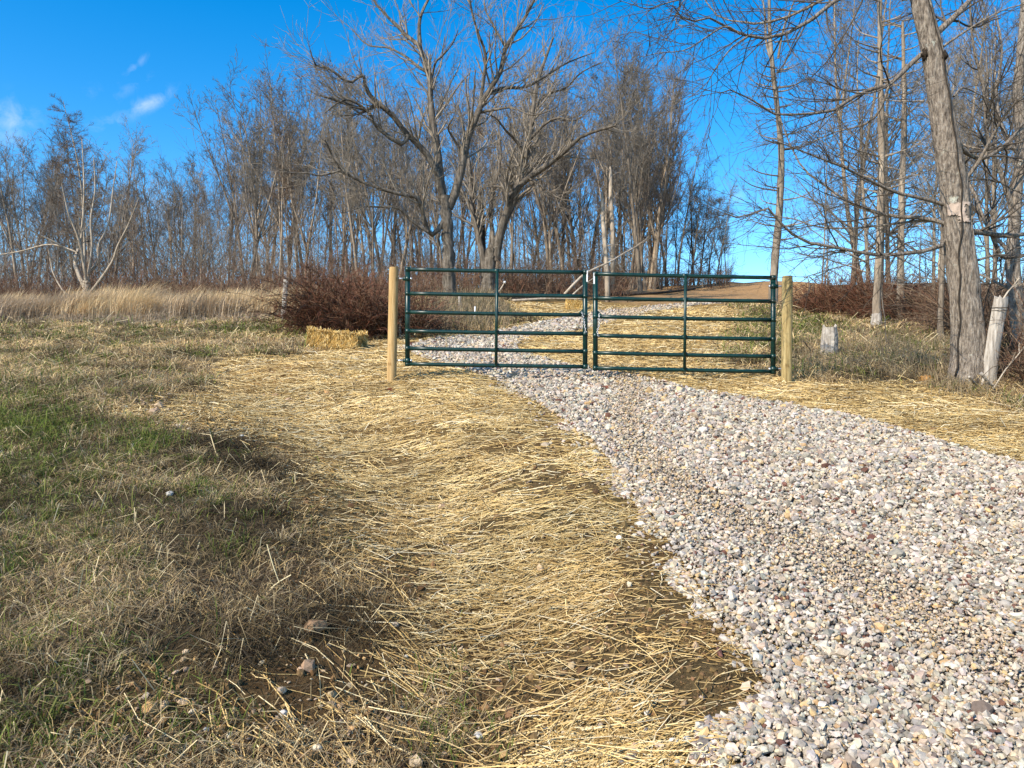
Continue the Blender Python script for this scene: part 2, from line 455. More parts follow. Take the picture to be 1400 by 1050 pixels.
# ------------------------------------------------------------------ straw
STRAWC = np.array([[.81, .61, .29], [.71, .50, .20], [.88, .72, .41], [.48, .315, .115], [.24, .15, .055], [.61, .445, .21], [.92, .80, .54]])
def straw_geo(x, y, ang, L, wd, lift, cols, bend=.10):
    n = len(x)
    dx, dy = np.cos(ang) * L / 2, np.sin(ang) * L / 2
    pts = []
    b = rng.normal(0, bend, n) * L
    for s, bb in ((-1, 0), (0, 1), (1, 0)):
        X = x + s * dx - np.sin(ang) * b * bb; Y = y + s * dy + np.cos(ang) * b * bb
        pts.append(np.stack([X, Y, h(X, Y)], -1))
    P = np.stack(pts, 1)
    tilt = rng.normal(0, np.where(L > .25, .03, .07), n) * L
    P[:, 0, 2] += lift + tilt; P[:, 2, 2] += lift - tilt; P[:, 1, 2] = np.maximum(P[:, 1, 2], (P[:, 0, 2] + P[:, 2, 2]) / 2 - .01) + lift * .5
    P[:, :, 2] = np.maximum(P[:, :, 2], h(P[:, :, 0], P[:, :, 1]) + .002)
    R = wd[:, None] / 2 * np.array([1, .95, .7])[None]
    g = Geo(); g.tubes(P, R, 3, cols); return g
def straw_dir(x, y):
    """lie of the straw: across the slope in the middle, along the bank beside the ditch"""
    u = x - np.interp(y, DY, DX)
    bank = np.arctan2(np.ones_like(y), (np.interp(y + .2, DY, DX) - np.interp(y - .2, DY, DX)) / .4)
    w = smooth(.2, -1.0, u) * (1 - smooth(8, 11, y)) * .72
    base = rng.normal(.02, .72, len(x))
    ang = base * (1 - w) + (bank + rng.normal(0, .36, len(x))) * w
    wild = rng.random(len(x)) < .20
    return np.where(wild, rng.uniform(0, PI, len(x)), ang)
def build_straw():
    x, y = sample(600000, 1.9, 27, 'mix')
    road, st, sp = zones(x, y)
    px, py = to_px(np.stack([x, y, h(x, y)], -1))
    thin = 1 - .72 * smooth(.52, .76, noise(x, y, .42, 31)) * smooth(11, 6, y)
    thin = thin * (1 - .8 * np.exp(-((px - 960) / 80) ** 2 - ((py - 930) / 60) ** 2)) * (1 - .6 * np.exp(-((px - 640) / 110) ** 2 - ((py - 880) / 22) ** 2)) * (1 - .55 * np.exp(-((px - 760) / 90) ** 2 - ((py - 705) / 14) ** 2)) * (1 - .5 * np.exp(-((px - 600) / 60) ** 2 - ((py - 640) / 14) ** 2))
    edge = zone(x, y, ROAD, .55, 6)
    p = st * thin * np.clip(.36 + .030 * y, .3, .68) * (1 - road) * (1 - .45 * edge) + .013 * sp * (1 - st) + road * (.004 + .05 * (edge < .8))
    cl = zone(x, y, CLAY, .3, 5); p = p * (1 - .55 * cl)
    right = smooth(3.6, 4.2, x); p = p * (1 - .35 * right * (noise(x, y, .7, 77) > .55))
    keep = rng.random(len(x)) < p
    x, y = x[keep], y[keep]; n = len(x)
    L = rng.lognormal(math.log(.20), .50, n).clip(.05, .55) * np.clip(y / 7, .9, 1.5)
    short = rng.random(n); L = np.where(short < .36, L * .42, np.where(short < .68, L * .17, L))
    wd = np.maximum(rng.uniform(.0020, .0050, n), y * .0008)
    zsp = zone(x, y, SPARSE, .4) * (1 - zone(x, y, STRAW, .45)); bold = rng.random(n) < zsp * .8; L = np.where(bold, rng.uniform(.10, .36, n), L); wd = np.where(bold, rng.uniform(.0026, .0048, n), wd)
    lift = rng.gamma(1.2, .009, n) * np.clip(y / 7, 1, 1.6)
    w = np.array([.19, .23, .10, .20, .15, .10, .03]); ci = rng.choice(len(STRAWC), n, p=w / w.sum())
    C = STRAWC[ci] * rng.uniform(.75, 1.1, (n, 1))
    px, py = to_px(np.stack([x, y, h(x, y)], -1))
    old = smooth(.30, .62, noise(x, y, .8, 57) * .5 + .55 * np.exp(-((px - 880) / 210) ** 2 - ((py - 900) / 140) ** 2) + .12)[:, None] * .42
    C = C * (1 - old) + C * np.array([.55, .48, .42]) * old
    ang = straw_dir(x, y); ang = np.where(bold, rng.normal(-.62, .50, n), ang)
    dull = smooth(.45, .7, noise(x, y, .6, 31))[:, None] * .4
    C = C * (1 - dull * .5)
    me = straw_geo(x, y, ang, L, wd, lift, C).mesh('straw', M_STRAW)
    tag(link('straw', me), 'golden straw mulch strewn over the seeded ground', 'straw', kind='stuff')
    return n
N_ST = build_straw()

# ------------------------------------------------------------------ grass
def blades(x, y, hgt, lean_a, lean, wd, c0, c1, z0=None):
    n = len(x); z = h(x, y) - .005 if z0 is None else z0
    l = np.stack([np.cos(lean_a), np.sin(lean_a), np.zeros(n)], -1) * (lean * hgt)[:, None]
    up = np.zeros((n, 3)); up[:, 2] = hgt
    p0 = np.stack([x, y, z], -1)
    p1 = p0 + l * .32 + up * .58; p2 = p0 + l + up * np.clip(1.05 - .45 * lean, .12, 1)[:, None]
    fa = lean_a + PI / 2 + rng.normal(0, .6, n)
    s = np.stack([np.cos(fa), np.sin(fa), rng.normal(0, .25, n)], -1) * (wd / 2)[:, None]
    V = np.stack([p0 - s, p0 + s, p1 + s * .8, p1 - s * .8, p2], 1).reshape(-1, 3)
    b = (np.arange(n) * 5)[:, None]
    Q = b + np.array([[0, 1, 2, 3]]); T = b + np.array([[3, 2, 4]])
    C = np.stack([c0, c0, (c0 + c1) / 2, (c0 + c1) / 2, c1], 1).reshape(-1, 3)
    return V, Q, T, C
DRY = np.array([[.64, .48, .235], [.46, .35, .20], [.30, .225, .14], [.82, .66, .37], [.17, .115, .07], [.52, .41, .275]])
GRN = np.array([[.14, .185, .03], [.19, .225, .045], [.09, .135, .03], [.27, .27, .075]])
def build_grass():
    x, y = sample(760000, 1.9, 30, 'mix')
    road, st, sp = zones(x, y)
    ba = zone(x, y, BARE, 1.2, 4); cl = zone(x, y, CLAY, .3, 4)
    px, py = to_px(np.stack([x, y, h(x, y)], -1))
    patch = .30 + .95 * smooth(.32, .62, noise(x, y, .33, 51))
    p = (1 - st) ** 2 * (1 - road) * (1 - sp * .62) * (1 - .8 * ba) * (1 - cl) * patch * (1 - .35 * np.exp(-((px - 330) / 260) ** 2 - ((py - 960) / 70) ** 2))
    keep = (rng.random(len(x)) < p) & (x < 22)
    x, y = x[keep], y[keep]; n = len(x)
    g = greenness(x, y); px, py = to_px(np.stack([x, y, h(x, y)], -1))
    isg = rng.random(n) < g * .72
    tone = noise(x, y, .55, 61)
    di = rng.choice(6, n, p=[.24, .2, .18, .14, .12, .12]); C = DRY[di] * (.34 + 1.05 * smooth(.25, .75, tone))[:, None]
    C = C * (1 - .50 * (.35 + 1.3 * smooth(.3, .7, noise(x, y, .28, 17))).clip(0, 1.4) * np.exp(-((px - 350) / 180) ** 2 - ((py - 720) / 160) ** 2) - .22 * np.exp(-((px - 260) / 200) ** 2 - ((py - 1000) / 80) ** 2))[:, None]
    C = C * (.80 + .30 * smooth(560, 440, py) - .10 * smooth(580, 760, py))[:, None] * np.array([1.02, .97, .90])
    C = np.where(isg[:, None], GRN[rng.choice(4, n)] * rng.uniform(.8, 1.2, (n, 1)), C)
    hgt = rng.lognormal(math.log(.066), .4, n) * np.clip(y / 6, .85, 1.7) * np.where(isg, 1.25, 1.0)
    lean = np.where(isg, rng.uniform(.3, 1.5, n), rng.uniform(.5, 3.2, n))
    wd = np.maximum(rng.uniform(.0018, .0046, n), y * .0008) * np.where(isg, 1.25, 1)
    bold = (rng.random(n) < .02) & ~isg; hgt = np.where(bold, hgt * 1.7, hgt); wd = np.where(bold, wd * 1.25, wd); C = np.where(bold[:, None], np.array([.78, .63, .36]) * rng.uniform(.8, 1.1, (n, 1)), C)
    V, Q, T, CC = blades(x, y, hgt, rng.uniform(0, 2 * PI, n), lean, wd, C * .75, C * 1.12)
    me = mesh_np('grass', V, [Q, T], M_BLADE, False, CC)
    tag(link('grass', me), 'matted winter grass, tan with green tufts, over the bank and field', 'grass', kind='stuff')
    return n
N_GS = build_grass()

def build_tufts():
    m = 5200; cx, cy = sample(m, 2.0, 18, 'mix'); road, st, sp = zones(cx, cy); px, py = to_px(np.stack([cx, cy, h(cx, cy)], -1)); g = greenness(cx, cy)
    keep = (st < .1) & (road < .05) & (sp < .3) & (px < 620) & (rng.random(m) < .30 + .5 * g - .2 * np.exp(-((px - 380) / 120) ** 2 - ((py - 760) / 120) ** 2)); cx, cy, g = cx[keep], cy[keep], g[keep]; m = len(cx)
    k = 46; R_ = rng.uniform(.02, .055, m) * np.clip(cy / 6, .9, 1.8); a = rng.uniform(0, 2 * PI, m * k); q = np.sqrt(rng.random(m * k)); x = np.repeat(cx, k) + np.repeat(R_, k) * q * np.cos(a); y = np.repeat(cy, k) + np.repeat(R_, k) * q * np.sin(a); n = len(x)
    green = rng.random(m) < .12 + .85 * g; gr = np.repeat(green, k) & (rng.random(n) < .85)
    H = np.repeat(rng.uniform(.06, .14, m) * np.clip(cy / 7, .85, 1.6), k) * rng.uniform(.5, 1.15, n)
    tone = np.repeat(rng.uniform(.6, 1.15, m), k)[:, None]
    C = np.where(gr[:, None], GRN[rng.choice(4, n)] * 1.05, DRY[rng.choice(6, n, p=[.28, .22, .12, .16, .06, .16])] * .92) * tone
    wd = np.maximum(rng.uniform(.0022, .0045, n), y * .0008)
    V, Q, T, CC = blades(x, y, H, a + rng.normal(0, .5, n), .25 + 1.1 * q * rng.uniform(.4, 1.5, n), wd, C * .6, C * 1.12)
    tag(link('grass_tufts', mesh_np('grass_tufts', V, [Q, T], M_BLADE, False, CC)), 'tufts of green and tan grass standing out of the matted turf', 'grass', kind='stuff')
build_tufts()

def build_tall_grass():
    gold = np.array([.80, .60, .32]); tan = np.array([.52, .395, .26]); grey = np.array([.42, .33, .23])
    # short weeds in front
    n = 42000; x = rng.uniform(-21, -5.4, n); y = rng.uniform(17.8, 25, n)
    front = 18.9 + 1.6 * (noise(x, x * 0, 2.2, 5) - .5); cl = noise(x, y, .8, 71)
    keep = (y > front) & (rng.random(n) < .3 + cl) & ~((x > -6.2) & (y < 19.9)); x, y, cl, front = x[keep], y[keep], cl[keep], front[keep]; n = len(x)
    hgt = (.2 + .35 * smooth(0, 2.2, y - front)) * rng.uniform(.6, 1.2, n) * (.6 + .7 * cl)
    w = (rng.random(n) * .7)[:, None]; c1 = grey * (1 - w) + tan * w
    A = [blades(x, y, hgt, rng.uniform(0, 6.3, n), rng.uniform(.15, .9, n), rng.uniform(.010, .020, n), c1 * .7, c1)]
    # tussocks of tall golden stems, combed over by the wind
    m = 760; cx = rng.uniform(-21, -5.6, m); cy = 20.0 + rng.gamma(1.6, 1.3, m) + 1.0 * (noise(cx, cx * 0, 2.2, 5) - .5)
    k = 62; x = np.repeat(cx, k) + rng.normal(0, .16, m * k); y = np.repeat(cy, k) + rng.normal(0, .16, m * k); n = len(x)
    H = np.repeat(rng.uniform(.55, 1.0, m) * (.75 + .45 * noise(cx, cy, 1.8, 9)), k) * rng.uniform(.6, 1.12, n)
    la = np.repeat(rng.normal(.1, .5, m), k) + rng.normal(0, .5, n); le = np.repeat(rng.uniform(.25, .65, m), k) * rng.uniform(.5, 1.4, n)
    w = np.repeat(smooth(.3, .75, noise(cx, cy, 1.4, 33) + rng.normal(0, .12, m)), k)[:, None]
    c1 = (tan * (1 - w) + gold * w) * rng.uniform(.75, 1.1, (n, 1)); c0 = grey * (1 - w * .6) + tan * w * .6
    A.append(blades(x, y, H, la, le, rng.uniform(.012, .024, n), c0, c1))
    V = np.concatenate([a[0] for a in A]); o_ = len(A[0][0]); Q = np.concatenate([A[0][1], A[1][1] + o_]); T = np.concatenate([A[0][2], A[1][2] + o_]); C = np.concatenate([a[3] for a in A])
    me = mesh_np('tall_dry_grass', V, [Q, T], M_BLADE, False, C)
    tag(link('tall_dry_grass', me), 'tall golden dry grass swaying at the field edge before the wood', 'dry grass', kind='stuff')
build_tall_grass()

def weed_patch(name, label, boxes, hmin, hmax, n, gold=.3, wd=.008):
    """dry weeds: boxes are photo-pixel regions on the ground"""
    xs = []; ys = []
    tot = sum((b[2] - b[0]) * (b[3] - b[1]) for b in boxes)
    for b in boxes:
        c = np.array([ground_at(*q)[:2] for q in ((b[0], b[3]), (b[2], b[3]), (b[2], b[1]), (b[0], b[1]))])
        k = int(n * (b[2] - b[0]) * (b[3] - b[1]) / tot); u, v = rng.random(k)[:, None], rng.random(k)[:, None]
        p = (c[0] * (1 - u) + c[1] * u) * (1 - v) + (c[3] * (1 - u) + c[2] * u) * v
        xs.append(p[:, 0]); ys.append(p[:, 1])
    x = np.concatenate(xs) + rng.normal(0, .15, sum(map(len, xs))); y = np.concatenate(ys) + rng.normal(0, .15, len(x)); n = len(x)
    keep = rng.random(n) < .25 + smooth(.3, .7, noise(x, y, .5, 81)); keep &= ~road_frac(x, y)
    x, y = x[keep], y[keep]; n = len(x)
    hgt = rng.uniform(hmin, hmax, n) * (.6 + .7 * noise(x, y, .6, 82))
    w = rng.random((n, 1)); A = np.array([.26, .20, .13]); B = np.array([.46, .35, .20]); G = np.array([.13, .14, .04])
    c1 = A * (1 - w) + B * w; gr = rng.random(n) < .08; c1 = np.where(gr[:, None], G, c1)
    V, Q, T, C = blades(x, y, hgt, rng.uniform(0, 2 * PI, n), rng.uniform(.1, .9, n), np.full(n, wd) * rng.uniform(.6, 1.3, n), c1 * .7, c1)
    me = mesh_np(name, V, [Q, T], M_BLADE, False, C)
    tag(link(name, me), label, 'weeds', kind='stuff')
weed_patch('dry_weeds', 'tan dry weeds around the big tree and the short stump post', [(1090, 470, 1320, 520), (1130, 455, 1300, 475), (1290, 505, 1330, 545)], .12, .38, 9000, wd=.007)
weed_patch('dry_weeds', 'tall tan weeds behind the first gate, below the trees', [(590, 425, 690, 458), (600, 410, 680, 430)], .35, .8, 6500, wd=.016)

# ------------------------------------------------------------------ trees
def grow(start, d, L, r0, n, curl, up, rtip=.3, droop=0):
    B = len(start); P = np.zeros((B, n, 3)); P[:, 0] = start; d = nrm(d)
    step = (L / (n - 1))[:, None]
    for i in range(1, n):
        d = d + rng.normal(0, curl, (B, 3)); d[:, 2] += up - droop * i / n
        d = nrm(d); P[:, i] = P[:, i - 1] + d * step
    return P, r0[:, None] * np.linspace(1, rtip, n)[None]
def sprout(P, R, k, t0, t1, ang, lr, rr, n, curl, up, rtip=.3, rmin=.002, droop=0, taper=.55, lmin=0., flatten=0., per=None, Labs=None):
    """k children per parent branch, anywhere between the fractions t0 and t1 of it"""
    B, m, _ = P.shape
    if per: cnt = np.floor(per * np.linalg.norm(np.diff(P, axis=1), axis=2).sum(1) * (t1 - t0) + rng.random(B)).astype(int)
    else: cnt = np.floor(k + rng.random(B)).astype(int)
    idx = np.repeat(np.arange(B), cnt); N = len(idx)
    t = t0 + (t1 - t0) * rng.random(N); s = t * (m - 1); i = np.clip(s.astype(int), 0, m - 2); f = (s - i)
    start = P[idx, i] * (1 - f)[:, None] + P[idx, i + 1] * f[:, None]
    tang = nrm(P[idx, i + 1] - P[idx, i]); rp = R[idx, i] * (1 - f) + R[idx, i + 1] * f
    plen = np.linalg.norm(np.diff(P, axis=1), axis=2).sum(1)[idx]
    rnd = rng.normal(0, 1, (N, 3)); rnd[:, 2] *= (1 - flatten); perp = nrm(rnd - tang * (rnd * tang).sum(1, keepdims=True))
    a = rng.uniform(ang[0], ang[1], N)[:, None]
    d = tang * np.cos(a) + perp * np.sin(a)
    L = plen * lr * rng.uniform(.55, 1.2, N) * (1 - taper * t); L = np.maximum(L, lmin)
    if Labs: L = rng.uniform(Labs[0], Labs[1], N) * (1 - .45 * t)
    r = np.maximum(rp * rr * rng.uniform(.7, 1.1, N), rmin)
    return grow(start, d, L, r, n, curl, up, rtip, droop)

def make_tree(name, H, r, lean=.02, t0=.35, k=(24, 6, 5, 3), ang=(.5, .95), lr=(.30, .42, .45, .5), up=(.07, .06, .04, .02), curl=.10, rmin=.006,
              tm=None, cm=None, fork=0, flatten=0.):
    """a free-standing bare tree at the origin: returns the meshes (trunk, crown)"""
    tm = tm or M_BARKWOOD; cm = cm or M_TWIG
    d0 = np.array([[rng.normal(0, lean), rng.normal(0, lean), 1.0]])
    P, R = grow(np.array([[0, 0, -.4]]), d0, np.array([H + .4]), np.array([r]), 13, .035, .03, .12)
    R[:, 0] *= 1.35
    T = Geo(); T.tubes(P, R, 7)
    allP = [(P, R)]
    if fork:
        Pf, Rf = sprout(P, R, fork, .22, .55, (.25, .5), .66, .75, 10, .06, .05, .15, taper=.3)
        T.tubes(Pf, Rf, 6)
        P2, R2 = sprout(Pf, Rf, k[0] * .45, .2, .98, ang, lr[0] * 1.4, .45, 7, curl, up[0], .3, rmin * 1.6)
    C = Geo()
    P1, R1 = sprout(P, R, k[0], t0, .99, ang, lr[0], .45, 7, curl, up[0], .3, rmin * 2.2, flatten=flatten)
    sets = [(P1, R1)] + ([(P2, R2)] if fork else [])
    for p, q in sets:
        C.tubes(p, q, 4)
        a, b = sprout(p, q, k[1], .12, .98, (.45, .95), lr[1], .6, 5, curl * 1.2, up[1], .4, rmin * 1.2, flatten=flatten); C.tubes(a, b, 3)
        a2, b2 = sprout(a, b, k[2], .1, .98, (.4, .95), lr[2], .7, 4, curl * 1.3, up[2], .5, rmin, lmin=.25); C.tubes(a2, b2, 3)
        if k[3]:
            a3, b3 = sprout(a2, b2, k[3], .1, 1, (.4, .9), lr[3], .85, 3, curl * 1.3, up[3], .6, rmin * .85, lmin=.2); C.tubes(a3, b3, 3)
    return T.mesh(name + '_trunk', tm, True), C.mesh(name + '_crown', cm, True)

def tree_thing(name, meshes, loc, label, cat='tree', group=None, rz=0, sc=1.0):
    t = thing(name, loc, label, cat, group)
    link('trunk', meshes[0], t); link('crown', meshes[1], t)
    t.rotation_euler = (0, 0, rz); t.scale = (sc, sc, sc)
    return t

PROTO = []
for i in range(8):
    PROTO.append(make_tree('upright%d' % i, 14, rng.uniform(.10, .15), .08, rng.uniform(.25, .42), (24, 8, 4.2, 0), ang=(.32, .78), lr=(.33, .48, .55, .5), up=(.055, .03, .01, .0), curl=.085, rmin=.0095, fork=(1 + i % 2)))
SLIM = [make_tree('slim%d' % i, 10, .05, .10, rng.uniform(.15, .35), (22, 6, 4, 0), ang=(.35, .85), lr=(.26, .48, .55, .5), curl=.09, rmin=.007) for i in range(5)]
SPREAD = [make_tree('spread%d' % i, 10, .14, .05, .18, (22, 8, 6, 2.5), ang=(.6, 1.15), lr=(.42, .45, .5, .5), curl=.11, fork=2, rmin=.0048) for i in range(2)]
REDISH = [make_tree('rusty%d' % i, 9, .06, .05, .25, (22, 8, 4, 0), lr=(.25, .45, .5, .5), cm=M_TWIGRED, curl=.10, rmin=.008) for i in range(2)]
BRUSHY = [make_tree('brushy%d' % i, 11, .085, .06, .12, (30, 8, 5, 1.0), ang=(.65, 1.25), lr=(.36, .48, .5, .5), up=(.02, -.005, -.01, -.01), curl=.12, rmin=.004) for i in range(4)]
LARCH = make_tree('larch', 15, .12, .004, .3, (90, 8, 5, 0), ang=(1.2, 1.6), lr=(.17, .35, .4, .4), up=(.0, .02, .02, 0), tm=M_PALE, cm=M_TWIGRED, flatten=.7)

def put(kind, px, top, Y, name, label, group, cat='tree', H=None):
    meshes, HH = kind
    X = (px - CX) / F * Y; zb = float(h(X, Y)); ztop = CAMZ + (CY - top) / F * Y
    s = max(.25, (ztop - zb) / HH) * 1.0
    return tree_thing(name, meshes, (X, Y, zb), label, cat, group, rng.uniform(0, 2 * PI), s)

SKYX = [-250, 0, 40, 75, 120, 160, 200, 230, 262, 285, 300, 315, 335, 360, 400, 430, 460, 560, 650, 700, 760, 810, 835, 850, 880, 900, 915, 930, 945, 955, 970, 1000]
SKYT = [170, 180, 150, 170, 165, 190, 192, 200, 195, 222, 232, 182, 142, 120, 112, 118, 105, 110, 110, 90, 70, 50, 95, 112, 66, 80, 140, 170, 200, 230, 250, 262]
def wood(n, x0, x1, y0, y1, label_of, group, mix, lo=1.0, hi=1.35):
    """trees of a wood, evenly jittered along the edge; every one a thing"""
    xs = np.linspace(x0, x1, n, endpoint=False) + rng.uniform(0, (x1 - x0) / n, n)
    for px in xs:
        Y = rng.uniform(y0, y1)
        base = 356 + 1691 / Y; top = np.interp(px, SKYX, SKYT)
        fr = 1 / rng.uniform(lo, hi)
        kind = rng.choice(4, p=mix)
        src = [(PROTO, 14), (SLIM, 10), (REDISH, 9), (SPREAD, 10)][kind]
        if kind in (1, 2): fr *= .8
        if kind == 3: fr *= .72
        put((src[0][rng.integers(len(src[0]))], src[1]), px, base - (base - top) * fr, Y, ['bare_tree', 'sapling', 'rusty_tree', 'spreading_tree'][kind], label_of[kind], group + ' ' + ['of tall trunks', 'of thin poles', 'of rusty crowns', 'of spreading crowns'][kind])
L1 = ['tall bare grey tree in the wood behind the golden grass', 'thin bare pole tree in the wood behind the golden grass', 'low rusty-twigged bare tree in the wood behind the golden grass', 'spreading bare tree in the wood behind the golden grass']
L2 = ['tall bare grey tree in the wood behind the red bramble bushes', 'thin bare pole tree in the wood behind the red bramble bushes', 'low rusty-twigged tree in the wood behind the red bramble bushes', 'spreading bare tree in the wood behind the red bramble bushes']
L3 = ['tall bare tree in the wood beyond the gap between the gates', 'thin bare pole tree in the wood beyond the gap between the gates', 'low rusty-twigged tree in the wood beyond the gap between the gates', 'spreading bare tree in the wood beyond the gap between the gates']
L4 = ['tall bare tree beyond the bramble thicket beside the big tree', 'thin bare pole tree beyond the bramble thicket beside the big tree', 'rusty-twigged tree beyond the bramble thicket beside the big tree', 'spreading bare tree beyond the bramble thicket beside the big tree']
wood(72, -120, 312, 36, 62, L1, 'wood behind the golden grass', [.45, .34, .16, .05])
wood(64, 312, 600, 36, 64, L2, 'wood behind the bramble bushes', [.55, .33, .10, .02])
wood(48, 600, 835, 36, 62, L3, 'wood beyond the gates', [.55, .30, .10, .05])
wood(26, 838, 905, 38, 52, L3, 'wood beyond the gates', [.6, .25, .1, .05])
wood(16, 905, 1000, 40, 54, L3, 'wood beyond the gates', [.4, .4, .1, .1])

# the wood on the slope at the side of the big tree
for k in range(29):
    px = rng.uniform(1265, 1490) if k < 20 else rng.uniform(1120, 1260); Y = rng.uniform(14, 38) if k < 20 else rng.uniform(26, 40)
    kind = rng.choice(3, p=[.2, .32, .48])
    src = [(PROTO, 14), (SLIM, 10), (BRUSHY, 11)][kind]
    top = rng.uniform(-120, 120) + max(0, 1200 - px) * 1.6
    if kind == 1: top += 110
    put((src[0][rng.integers(len(src[0]))], src[1]), px, top, Y, ['bare_tree', 'sapling', 'spreading_tree'][kind], L4[[0, 1, 3][kind]], 'wood beside the big tree ' + ['of tall trunks', 'of thin poles', 'of spreading crowns'][kind])

# single trees that stand out
put((LARCH, 15), 118, 138, 35, 'larch_tree', 'bare larch with pale trunk and pointed layered top above the wood', None)
put((PROTO[2], 14), 876, 62, 37, 'tall_tree', 'tallest slim tree left of the open sky gap, beside the broken snags', None)

def limb_pts(px, Y0, drift, n=14):
    px = np.asarray(px, float); c = catmull(px, n)
    s = np.linspace(0, 1, n)
    return at(c[:, 0], c[:, 1], Y0 + drift * s ** 1.3)
def guided(limbs, Y0, n=14):
    P = []; R = []
    for pts, r0, r1, drift in limbs:
        p = limb_pts(pts, Y0, 0, n) if not isinstance(drift, tuple) else None
        if isinstance(drift, tuple): p = limb_pts(pts, Y0 + drift[0], drift[1], n)
        else: p = limb_pts(pts, Y0, drift, n)
        P.append(p); R.append(np.linspace(r0, r1, n))
    return np.array(P), np.array(R)
def hero(name, label, Y0, base, trunk, trunk_r, limbs, levels, tm, cm, sides=10, sides_l=6, flare=1.5, rmin=.004, wob=.012):
    """a tree whose trunk and limbs follow the photograph, at one distance, with limbs leaning to and fro in depth"""
    P = limb_pts(trunk, Y0, 0, 28); R = np.interp(np.linspace(0, 1, 28), np.linspace(0, 1, len(trunk_r)), trunk_r)
    o = P[0].copy(); zb = float(h(o[0], o[1])); 
    P[:, 2] += 0; P[0, 2] = zb - .35
    R[0] *= flare; R[1] *= 1 + (flare - 1) * .45
    root = thing(name, (o[0], o[1], zb), label, 'tree')
    off = np.array([o[0], o[1], zb])
    T = Geo()
    if sides > 12:
        m, sd_ = 190, 56; tt = np.linspace(0, 1, m); t0_ = np.linspace(0, 1, 28)
        PP = np.stack([np.interp(tt, t0_, P[:, k]) for k in range(3)], -1); RR = np.interp(tt, t0_, R)
        aa = np.arange(sd_) * 2 * PI / sd_; ang_ = (aa[None] + .25 * noise(PP[:, 2] * 1.4, PP[:, 2] * 0)[:, None]); zz = PP[:, 2][:, None] + 0 * aa[None]
        ridge = np.abs(noise(ang_ * 3.4, zz * 2.1) - .5) * 2; fine = noise(ang_ * 9, zz * 9, 1, 4)
        rad = RR[:, None] * (.93 + .16 * ridge ** .6 + .05 * (fine - .5))
        low = np.exp(-(zz - zb).clip(0) / .22); rad = rad * (1 + low * (.16 * np.cos(aa * 5 + .6)[None] + .10 * np.cos(aa * 3)[None]))
        VV = np.stack([PP[:, 0][:, None] + rad * np.sin(aa)[None], PP[:, 1][:, None] + rad * np.cos(aa)[None], zz], -1).reshape(-1, 3) - off
        i_ = (np.arange(m - 1) * sd_)[:, None]; k_ = np.arange(sd_)[None]; k2_ = (k_ + 1) % sd_
        T.raw(VV, np.stack([i_ + k2_, i_ + k_, i_ + sd_ + k_, i_ + sd_ + k2_], -1).reshape(-1, 4))
    else: T.tubes(P - off, R, sides)
    # burly outline
    if sides <= 12: v = T.V[0]; a = rng.normal(0, wob, (len(v), 1)); T.V[0] = v + nrm(v - np.repeat(P - off, sides, 0)) * a * np.repeat(R, sides)[:, None] * 8
    LP, LR = guided(limbs, Y0)
    C = Geo(); T.tubes(LP - off, LR, sides_l)
    cur = [(LP, LR)]
    p, q = LP, LR
    for lv in levels:
        a, b = sprout(p, q, lv.get('k', 3), lv.get('t0', .15), lv.get('t1', 1.0), lv.get('ang', (.5, 1.1)), lv.get('lr', .4), lv.get('rr', .6), lv.get('n', 5), lv.get('curl', .15), lv.get('up', .05),
                      lv.get('rtip', .4), lv.get('rmin', rmin), lv.get('droop', 0), lv.get('taper', .5), lv.get('lmin', .15), 0., lv.get('per'), lv.get('Labs'))
        C.tubes(a - off, b, lv.get('s', 3)); p, q = a, b
    link('trunk', T.mesh(name + '_trunk', tm, True), root); link('crown', C.mesh(name + '_crown', cm, True), root)
    return root, P, R, off

c2 = lambda *pts: [(400 + x / 2.917, y / 2.917) for x, y in pts]
LV = [dict(per=4.6, Labs=(.8, 3.0), n=8, rr=.42, curl=.10, up=.075, s=4, t0=.2, ang=(.4, .9)), dict(per=3.6, Labs=(.5, 1.5), n=6, curl=.10, up=.05, ang=(.35, .8), rr=.55), dict(per=3.4, Labs=(.3, .85), n=4, curl=.10, up=.03, ang=(.35, .8), rr=.6)]
